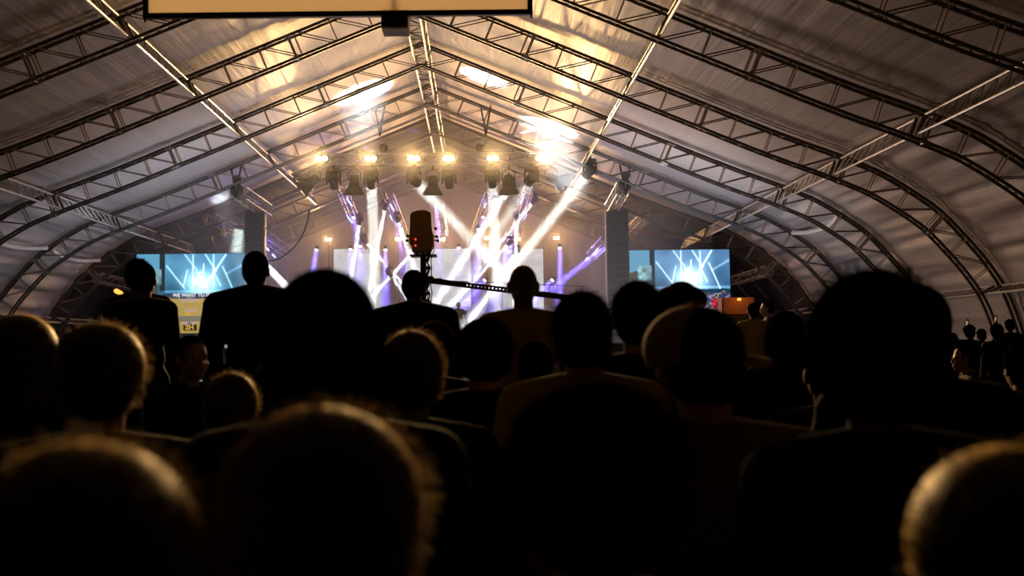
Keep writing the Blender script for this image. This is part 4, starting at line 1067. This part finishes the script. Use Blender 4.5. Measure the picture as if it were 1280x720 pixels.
def brim_mesh(L=.075):
    mb = MB(); n = 16; top, bot = [], []
    for i in range(n + 1):
        a = math.pi * i / n; x = -.085 * math.cos(a); y = .055 + L * math.sin(a) + .02; zz = .012 - .018 * (x / .085) ** 2 + .0
        top.append((x, y, zz)); 
    inner = [(-.085 * math.cos(math.pi * i / n), .02 + .055 * math.sin(math.pi * i / n), .024 - .018 * (math.cos(math.pi * i / n)) ** 2) for i in range(n + 1)]
    A = inner + top; B_ = [(x, y, z - .006) for x, y, z in A]; m = n + 1
    fs = [(i, i + 1, m + i + 1, m + i) for i in range(n)] + [(2 * m + i + 1, 2 * m + i, 3 * m + i, 3 * m + i + 1) for i in range(n)]
    fs += [(m + i, m + i + 1, 3 * m + i + 1, 3 * m + i) for i in range(n)] + [(i + 1, i, 2 * m + i, 2 * m + i + 1) for i in range(n)]
    mb.add(A + B_, fs); return mb.mesh('brim')
def arc_mesh(R, r, name):
    mb = MB(); mb.path([(R * math.cos(a), -.01, .02 + R * 1.18 * math.sin(a)) for a in np.linspace(-.1, math.pi + .1, 24)], r, 8); return mb.mesh(name)
SKIN = {'dark': mat('skin_dark', (0.13, 0.065, 0.04), 0.5, noise=(0.11, 0.055, 0.033)), 'mid': mat('skin_brown', (0.34, 0.19, 0.12), 0.5, noise=(0.30, 0.16, 0.10)), 'light': mat('skin_light', (0.55, 0.36, 0.27), 0.5, noise=(0.5, 0.32, 0.24))}
HAIR = {'black': mat('hair_black', (0.010, 0.008, 0.006), 0.95, noise=(0.016, 0.011, 0.008), nscale=40, spec=0.0), 'brown': mat('hair_brown', (0.20, 0.105, 0.035), 0.6, noise=(0.12, 0.06, 0.02), nscale=40, spec=0.15), 'fair': mat('hair_fair', (0.5, 0.30, 0.10), 0.6, noise=(0.32, 0.18, 0.05), nscale=40, spec=0.15), 'grey': mat('hair_grey', (0.2, 0.17, 0.13), 0.5, noise=(0.14, 0.12, 0.1), nscale=40)}
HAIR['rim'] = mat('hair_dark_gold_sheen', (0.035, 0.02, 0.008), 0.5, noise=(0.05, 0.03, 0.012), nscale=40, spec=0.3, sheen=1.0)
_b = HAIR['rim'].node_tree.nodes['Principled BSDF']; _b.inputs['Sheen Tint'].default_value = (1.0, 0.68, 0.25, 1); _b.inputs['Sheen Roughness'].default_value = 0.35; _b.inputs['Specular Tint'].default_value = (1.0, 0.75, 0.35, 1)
for _k in ('brown', 'fair', 'grey'):     # loose hair lets some light through
    _nt = HAIR[_k].node_tree; _t = _nt.nodes.new('ShaderNodeBsdfTranslucent'); _t.inputs[0].default_value = (0.75, 0.48, 0.16, 1)
    _m = _nt.nodes.new('ShaderNodeMixShader'); _m.inputs[0].default_value = 0.35
    _nt.links.new(_nt.nodes['Principled BSDF'].outputs[0], _m.inputs[1]); _nt.links.new(_t.outputs[0], _m.inputs[2]); _nt.links.new(_m.outputs[0], _nt.nodes['Material Output'].inputs[0])
CLOTH = {k: mat('cloth_' + k, c, 0.85, noise=tuple(q * .75 for q in c), nscale=14, spec=0.2) for k, c in dict(black=(.008, .008, .009), navy=(.02, .024, .05), olive=(.16, .12, .04), yellow=(.42, .30, .06), tan=(.36, .25, .10), wine=(.08, .012, .015), grey=(.06, .058, .055), blue=(.06, .09, .2), white=(.6, .58, .55), orange=(.4, .2, .06)).items()}
def pose_broad():
    p = pose_stand()
    for i, s in enumerate((-1, 1)):
        p['sh'][i] = V((s * .235, -.01, 1.395)); p['el'][i] = V((s * .285, -.03, 1.11)); p['wr'][i] = V((s * .26, .06, .87))
    return p
POSES = dict(stand=pose_stand(), broad=pose_broad(), sit=pose_sit(), left_up=pose_raise([0]), both_up=pose_raise([0, 1]), right_up=pose_raise([1]), guitar=pose_guitar())
BODY, SHIRT, TROUSER, SHOES, HAIRS = {}, {}, {}, {}, {}
_cp = cap_mesh(); _fc = cap_mesh(True); _br = brim_mesh(); _fb = brim_mesh(.045)
def with_mat(me, m, name): 
    c = me.copy(); c.materials.clear(); c.materials.append(m); c.name = name; return c
MATD = {}
def md(me, m, name):
    key = (me.name, m.name, name)
    if key not in MATD: MATD[key] = with_mat(me, m, name)
    return MATD[key]
def person(px, ptop, Y, pose, hair, label, skin='mid', haircol='black', shirt='black', trousers='black', sleeve=1.2, yaw=0.0, wide=1.0, group='people in the audience', cap=None, lean=0.0, floor=0.0, loose=0.0, tall=None):
    if pose not in BODY:
        BODY[pose] = make_body(POSES[pose], 'person'); TROUSER[pose] = make_trousers(POSES[pose], 'trousers'); SHOES[pose] = [make_shoe(POSES[pose], i) for i in (0, 1)]
    sk = (pose, sleeve, loose)
    if sk not in SHIRT: SHIRT[sk] = make_shirt(POSES[pose], 'shirt', sleeve, loose)
    P = POSES[pose]; hz_ = P['head']
    top = hz_.z + {'afro': .165, 'fuzzy': .145, 'long': .14, 'curls': .15, 'short': .122, 'bun': .13, 'band': .134, 'none': .117, 'cap': .133, 'flat': .118}[hair if cap is None else cap]
    g = at(px, ptop, Y); s = (tall or (g.z - floor)) / top if tall is None else tall
    o = link('person', md(BODY[pose], SKIN[skin], 'person'), None, None, sharp=False)
    o.location = (g.x - hz_.x * s, Y - hz_.y * s * math.cos(yaw), floor); o.scale = (s * wide, s * wide, s); o.rotation_euler = (0, 0, yaw)
    tag(o, label, 'person', group)
    link('shirt', md(SHIRT[sk], CLOTH[shirt], 'shirt'), None, o, sharp=False); link('trousers', md(TROUSER[pose], CLOTH[trousers], 'trousers'), None, o, sharp=False)
    for i in (0, 1): link('shoe', md(SHOES[pose][i], M['rubber'], 'shoe'), None, o, sharp=False)
    if hair != 'none':
        if hair not in HAIRS: HAIRS[hair] = hair_mesh(hair, len(HAIRS) + 3)
        h = link('hair', md(HAIRS[hair], HAIR[haircol], 'hair'), None, o, sharp=False); h.location = hz_
    if cap == 'cap':
        h = link('cap', md(_cp, CLOTH[shirt if shirt == 'tan' else 'tan'], 'cap'), None, o, sharp=False); h.location = hz_; h.rotation_euler = (0, 0, -1.25)
        b = link('brim', md(_br, CLOTH['tan'], 'brim'), None, h, sharp=False)
        k = MB(); k.ell((0, -.012, .133), (.010, .010, .006), 10, 6); k.build('button', CLOTH['tan'], h)
    if cap == 'flat':
        h = link('flat_cap', md(_fc, CLOTH['black'], 'flat_cap'), None, o, sharp=False); h.location = hz_; h.rotation_euler = (0, 0, -0.9)
        link('brim', md(_fb, CLOTH['black'], 'brim'), None, h, sharp=False)
    if hair == 'band':
        if 'arc' not in HAIRS: HAIRS['arc'] = arc_mesh(.097, .007, 'hair_band')
        h = link('hair_band', md(HAIRS['arc'], CLOTH['orange'], 'hair_band'), None, o, sharp=False); h.location = hz_
    return o, s

A_ = [  # px, top py, distance, pose, hair, label, options
 (320, 315, 7.0, 'broad', 'short', 'broad man in black standing with square shoulders in front of the left video screen', dict(wide=1.0, loose=.03)),
 (181, 329, 7.5, 'stand', 'short', 'person in black standing at the left corner of the left video screen', dict(wide=.94, shirt='navy', loose=.0)),
 (174, 322, 8.6, 'stand', 'fuzzy', 'person mostly hidden behind the standing one at the left video screen', dict(shirt='wine')),
 (517, 338, 7.3, 'broad', 'short', 'person in a dark shirt standing right below the camera crane head', dict(wide=1.0, loose=.02)),
 (653.5, 331, 5.0, 'stand', 'none', 'slim person with shaved head and visible ears, yellow-lit collar, before the right LED panel', dict(shirt='yellow', skin='dark', sleeve=.55)),  # olive shirt coloured yellow to stand in for the amber light
 (407, 336, 1.80, 'sit', 'long', 'large round dark head with long hair, tallest in the left half of the crowd', dict()),
 (605, 395, 3.6, 'sit', 'fuzzy', 'dark head just right of the guitarist on the stage', dict(wide=1.12)),
 (726, 361, 3.1, 'sit', 'fuzzy', 'wide dark head beside the right loudspeaker column, covering the crane arm end', dict(shirt='yellow', loose=.01)),
 (795, 349, 3.9, 'sit', 'fuzzy', 'dark head in front of the left corner of the right video screen', dict(shirt='black')),
 (850, 355, 4.4, 'sit', 'short', 'person in a dark flat cap before the right video screen', dict(cap='flat')),
 (874, 381, 2.15, 'sit', 'short', 'person in a tan baseball cap turned sideways, brim to the right', dict(cap='cap', shirt='olive', wide=1.12)),
 (1084, 337, 1.75, 'sit', 'afro', 'huge dark blurred head rising against the right tent wall', dict(wide=1.0)),
 (1137, 357, 2.7, 'sit', 'short', 'dark head leaning in just right of the huge blurred head', dict(wide=1.1)),
 (28, 392, 2.9, 'sit', 'long', 'long-haired head at the left edge with an orange lit right side', dict(haircol='rim', wide=1.1)),
 (129, 399, 2.3, 'sit', 'fuzzy', 'frizzy head with a golden rim second from the left edge', dict(haircol='rim', wide=1.1)),
 (514, 409, 2.75, 'sit', 'fuzzy', 'head with a golden lit top below the camera crane post', dict(haircol='rim', shirt='black')),
 (544, 403, 4.6, 'sit', 'band', 'small dark head with a thin pale hair band in the middle of the crowd', dict()),
 (742, 491, 1.27, 'sit', 'curls', 'large curly black head in the bottom middle of the crowd', dict(wide=1.2)),
 (402, 497, .97, 'sit', 'fuzzy', 'large head at the bottom left of middle with a golden right edge', dict(haircol='rim', wide=1.2)),
 (108, 537, .74, 'sit', 'fuzzy', 'large head in the bottom left corner with a golden patch on its crown', dict(haircol='rim', wide=1.1)),
 (1250, 545, .86, 'sit', 'fuzzy', 'large head in the bottom right corner with a golden left edge', dict(haircol='rim', wide=1.1)),
 (980, 388, 5.0, 'sit', 'long', 'dark long-haired head left of the huge blurred head', dict()),
 (1211, 406, 12.6, 'left_up', 'short', 'person with one raised arm near the right tent wall', dict(shirt='black', cap='flat', skin='dark')),
 (1190, 416, 13.4, 'both_up', 'short', 'person with both arms raised at the foot of the right tent wall', dict(skin='dark')),
 (1226, 411, 14.2, 'right_up', 'short', 'person with raised fist near the foot of the right tent wall', dict(skin='dark')),
 (1245, 404, 12.2, 'stand', 'fuzzy', 'dark head before the base of the right arched truss', dict(tall=None)),
 (1261, 399, 16.0, 'stand', 'short', 'dark head at the right edge standing a little higher than its neighbour', dict()),
 (1208, 430, 7.4, 'sit', 'short', 'small head with an orange lit cheek near the right edge', dict(skin='light', yaw=1.3)),
 (1276, 425, 4.4, 'sit', 'fuzzy', 'dark head cut by the right edge of the picture', dict()),
 (941, 379, 15.5, 'stand', 'short', 'man in a yellow shirt standing far off on the right', dict(shirt='yellow', sleeve=.55, skin='mid')),
 (959, 376, 17.5, 'stand', 'short', 'person in a dark blue top facing left far off on the right', dict(shirt='navy', skin='light', yaw=1.4)),
 (338, 393, 4.4, 'sit', 'short', 'head with a golden cheek just left of the tallest round head', dict(skin='mid', yaw=-1.2)),
 (668, 428, 4.3, 'sit', 'short', 'dark head under the chin of the slim person with shaved head', dict()),
 (236, 420, 5.2, 'sit', 'short', 'face lit orange below the yellow sign', dict(skin='light', yaw=-2.3)),
 (143, 374, 9.5, 'stand', 'short', 'dim person just left of the one at the left video screen, by the orange lamp', dict(shirt='black')),
 (290, 462, 3.0, 'sit', 'fuzzy', 'dim head with a faint brown rim below the broad standing man', dict(haircol='rim')),
 (1030, 430, 3.6, 'sit', 'short', 'dark head under the left side of the huge blurred head', dict()),
]
for px, top_, Y, pose, hair, lab, kw in A_:
    person(px, top_, Y, pose, hair, lab, **kw)

# chairs under the seated people
def make_chair():
    r = thing('folding_chair', 'black folding chair under a seated person of the audience', 'chair', (0, 0, 0), 'chairs in the audience')
    k = MB(); k.box((0, .02, .405), (.40, .40, .03), bev=.008); k.build('seat', M['black_plastic'], r)
    k = MB(); k.box((0, -.23, .70), (.40, .02, .16), bev=.008); k.build('backrest', M['black_plastic'], r)
    for sx in (-1, 1):
        k = MB(); k.path([(sx * .2, -.24, .78), (sx * .2, -.21, .42), (sx * .21, .24, .0)], .011, 6); k.build('leg', M['black_metal'], r)
        k = MB(); k.path([(sx * .22, .2, .40), (sx * .22, -.22, .0)], .011, 6); k.build('leg', M['black_metal'], r)
    return r
ch = None
for o in [q for q in C.objects if q.name.startswith('person') and q.get('category') == 'person' and q.data.name.startswith('person') and abs(max(v[2] for v in q.bound_box) - 1.33) < .03]:
    if ch is None: ch = make_chair(); c = ch
    else: c = dup(ch)
    c.location = o.location; c.scale = o.scale; c.rotation_euler = o.rotation_euler

# musicians on the stage
def guitar(o, s, lab):
    r = thing('electric_guitar', lab, 'guitar', o.location + V((0, 0, 0)), 'guitars on the stage'); r.rotation_euler = o.rotation_euler; r.scale = o.scale
    body = remesh((lambda b: (b.ell((-.13, .20, 1.0), (.15, .03, .12), 16, 10), b.ell((.03, .20, 1.03), (.12, .03, .10), 16, 10), b)[-1])(MB()), 'body', .008, 2, CLOTH['white']); link('body', body, None, r, sharp=False)
    k = MB(); k.box((.33, .235, 1.16), (.62, .022, .05), Matrix.Rotation(-.38, 3, 'Y')); k.build('neck', M['brown_case'], r, smooth=False)
    k = MB(); k.box((.66, .235, 1.29), (.14, .02, .075), Matrix.Rotation(-.38, 3, 'Y')); k.build('headstock', M['brown_case'], r, smooth=False)
    k = MB(); k.path([(-.22, .17, 1.06), (-.20, -.13, 1.3), (0, -.12, 1.44), (.16, .06, 1.42), (.16, .2, 1.08)], .014, 6); k.build('strap', M['gap_light_and_strap'], r)
for px, py, Y, hair, lab, kw in ((573, 378, 42.6, 'short', 'man with a pale guitar facing the crowd on the stage', dict(shirt='navy', sleeve=.55, skin='light')),
                                 (481, 388.5, 47.3, 'long', 'long-haired guitarist on the left of the stage', dict(shirt='white', sleeve=1.2, skin='light', haircol='brown')),
                                 (676, 388, 47.3, 'short', 'musician in a white shirt on the right of the stage', dict(shirt='white', sleeve=1.2, skin='light', haircol='fair'))):
    o, s = person(px, py, Y, 'guitar', hair, lab, yaw=math.pi, floor=STAGE_Z, group='musicians on the stage', trousers='navy', **kw)
    guitar(o, s, 'pale electric guitar held by the ' + {573: 'man in the middle of the stage', 481: 'long-haired guitarist', 676: 'musician on the right of the stage'}[px])

# far right: a counter with a small orange lamp behind the standing pair
p = at(924, 386, 26.0); w = at(945, 386, 26).x - at(904, 386, 26).x
r = thing('market_counter', 'reddish brown counter with a small orange lamp right of the right video screen', 'counter', (p.x, 26.0, 0))
zt_ = at(924, 371.5, 26.0).z; zb_ = at(924, 394, 26.0).z
M['red_cover'] = mat('red_brown_cover', (0.38, 0.14, 0.07), 0.8, noise=(0.28, 0.10, 0.05), nscale=4)
k = MB(); k.box((0, .3, (zt_ + zb_) / 2), (w, .5, zt_ - zb_), bev=.03); k.build('cover', M['red_cover'], r)
k = MB(); k.box((0, .3, zb_ / 2), (w * .96, .46, zb_)); k.build('cabinet', M['black_metal'], r, smooth=False)
q = at(925, 374, 25.9); k = MB(); k.ell((q.x - p.x, -.02, q.z), (.06, .04, .04), 12, 8); k.build('lamp', M['orange_lens'], r)
lamp('counter_light', 'POINT', (q.x, 25.6, q.z + .05), None, 5.0, (1.0, .45, .12), shadow_soft_size=.05)
q = at(148, 365, 12.0); r = thing('lantern', 'small orange lamp in the dark at the left end of the crowd', 'lamp', (q.x, 12.0, 0))
k = MB(); k.box((0, 0, q.z), (.10, .06, .05), Matrix.Rotation(.5, 3, 'Y'), bev=.012); k.build('lamp_head', M['orange_lens'], r)
k = MB(); k.tube((0, .02, 0), (0, .02, q.z - .02), .014, 8); k.box((0, .02, .01), (.25, .25, .02)); k.build('pole', M['black_metal'], r)

# ------------------------------------------------------------------ haze over the stage
hz = bpy.data.materials.new('stage_haze'); hz.use_nodes = True; nt = hz.node_tree; nt.nodes.clear()
vs_ = nt.nodes.new('ShaderNodeVolumeScatter'); vs_.inputs['Color'].default_value = (1, 1, 1, 1); vs_.inputs['Density'].default_value = HAZE; vs_.inputs['Anisotropy'].default_value = 0.0
oo = nt.nodes.new('ShaderNodeOutputMaterial'); nt.links.new(vs_.outputs[0], oo.inputs['Volume'])
mb = MB(); ring = []
for x in np.linspace(-11.5, 8.0, 24): ring.append((x, prof(s_of(abs(x - RIDGE_X)), 0.0)[1] - 0.02))
pl = [(-11.5, 1.32)] + ring + [(8.0, 1.32)]; n = len(pl)
mb.add([(x, 33.4, z) for x, z in pl] + [(x, 52.1, z) for x, z in pl], [(i, (i + 1) % n, n + (i + 1) % n, n + i) for i in range(n)] + [tuple(range(n))[::-1], tuple(range(n, 2 * n))])
o = mb.build('stage_haze', hz, smooth=False); tag(o, 'thin smoke haze filling the air over the stage', 'haze', kind='stuff')
# haze cones added in the shape of each beam, thicker than the haze around
hb = hz.copy(); hb.name = 'added_beam_haze'
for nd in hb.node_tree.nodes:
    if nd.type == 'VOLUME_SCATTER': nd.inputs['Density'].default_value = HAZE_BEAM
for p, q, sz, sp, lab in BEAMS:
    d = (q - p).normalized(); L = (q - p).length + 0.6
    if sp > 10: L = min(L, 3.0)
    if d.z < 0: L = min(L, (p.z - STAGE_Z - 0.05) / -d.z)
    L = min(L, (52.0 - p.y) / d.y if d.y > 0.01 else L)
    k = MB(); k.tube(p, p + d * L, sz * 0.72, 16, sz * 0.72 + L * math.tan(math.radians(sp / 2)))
    tag(k.build('added_beam_haze', hb, smooth=False), lab, 'smoke', 'added haze cones in the light beams', 'stuff')
for m in bpy.data.materials:            # small glowing surfaces need no light sampling of their own
    if m.use_nodes and any(n.type == 'EMISSION' or (n.type == 'BSDF_PRINCIPLED' and n.inputs['Emission Strength'].default_value > 0) for n in m.node_tree.nodes):
        m.cycles.emission_sampling = 'NONE'
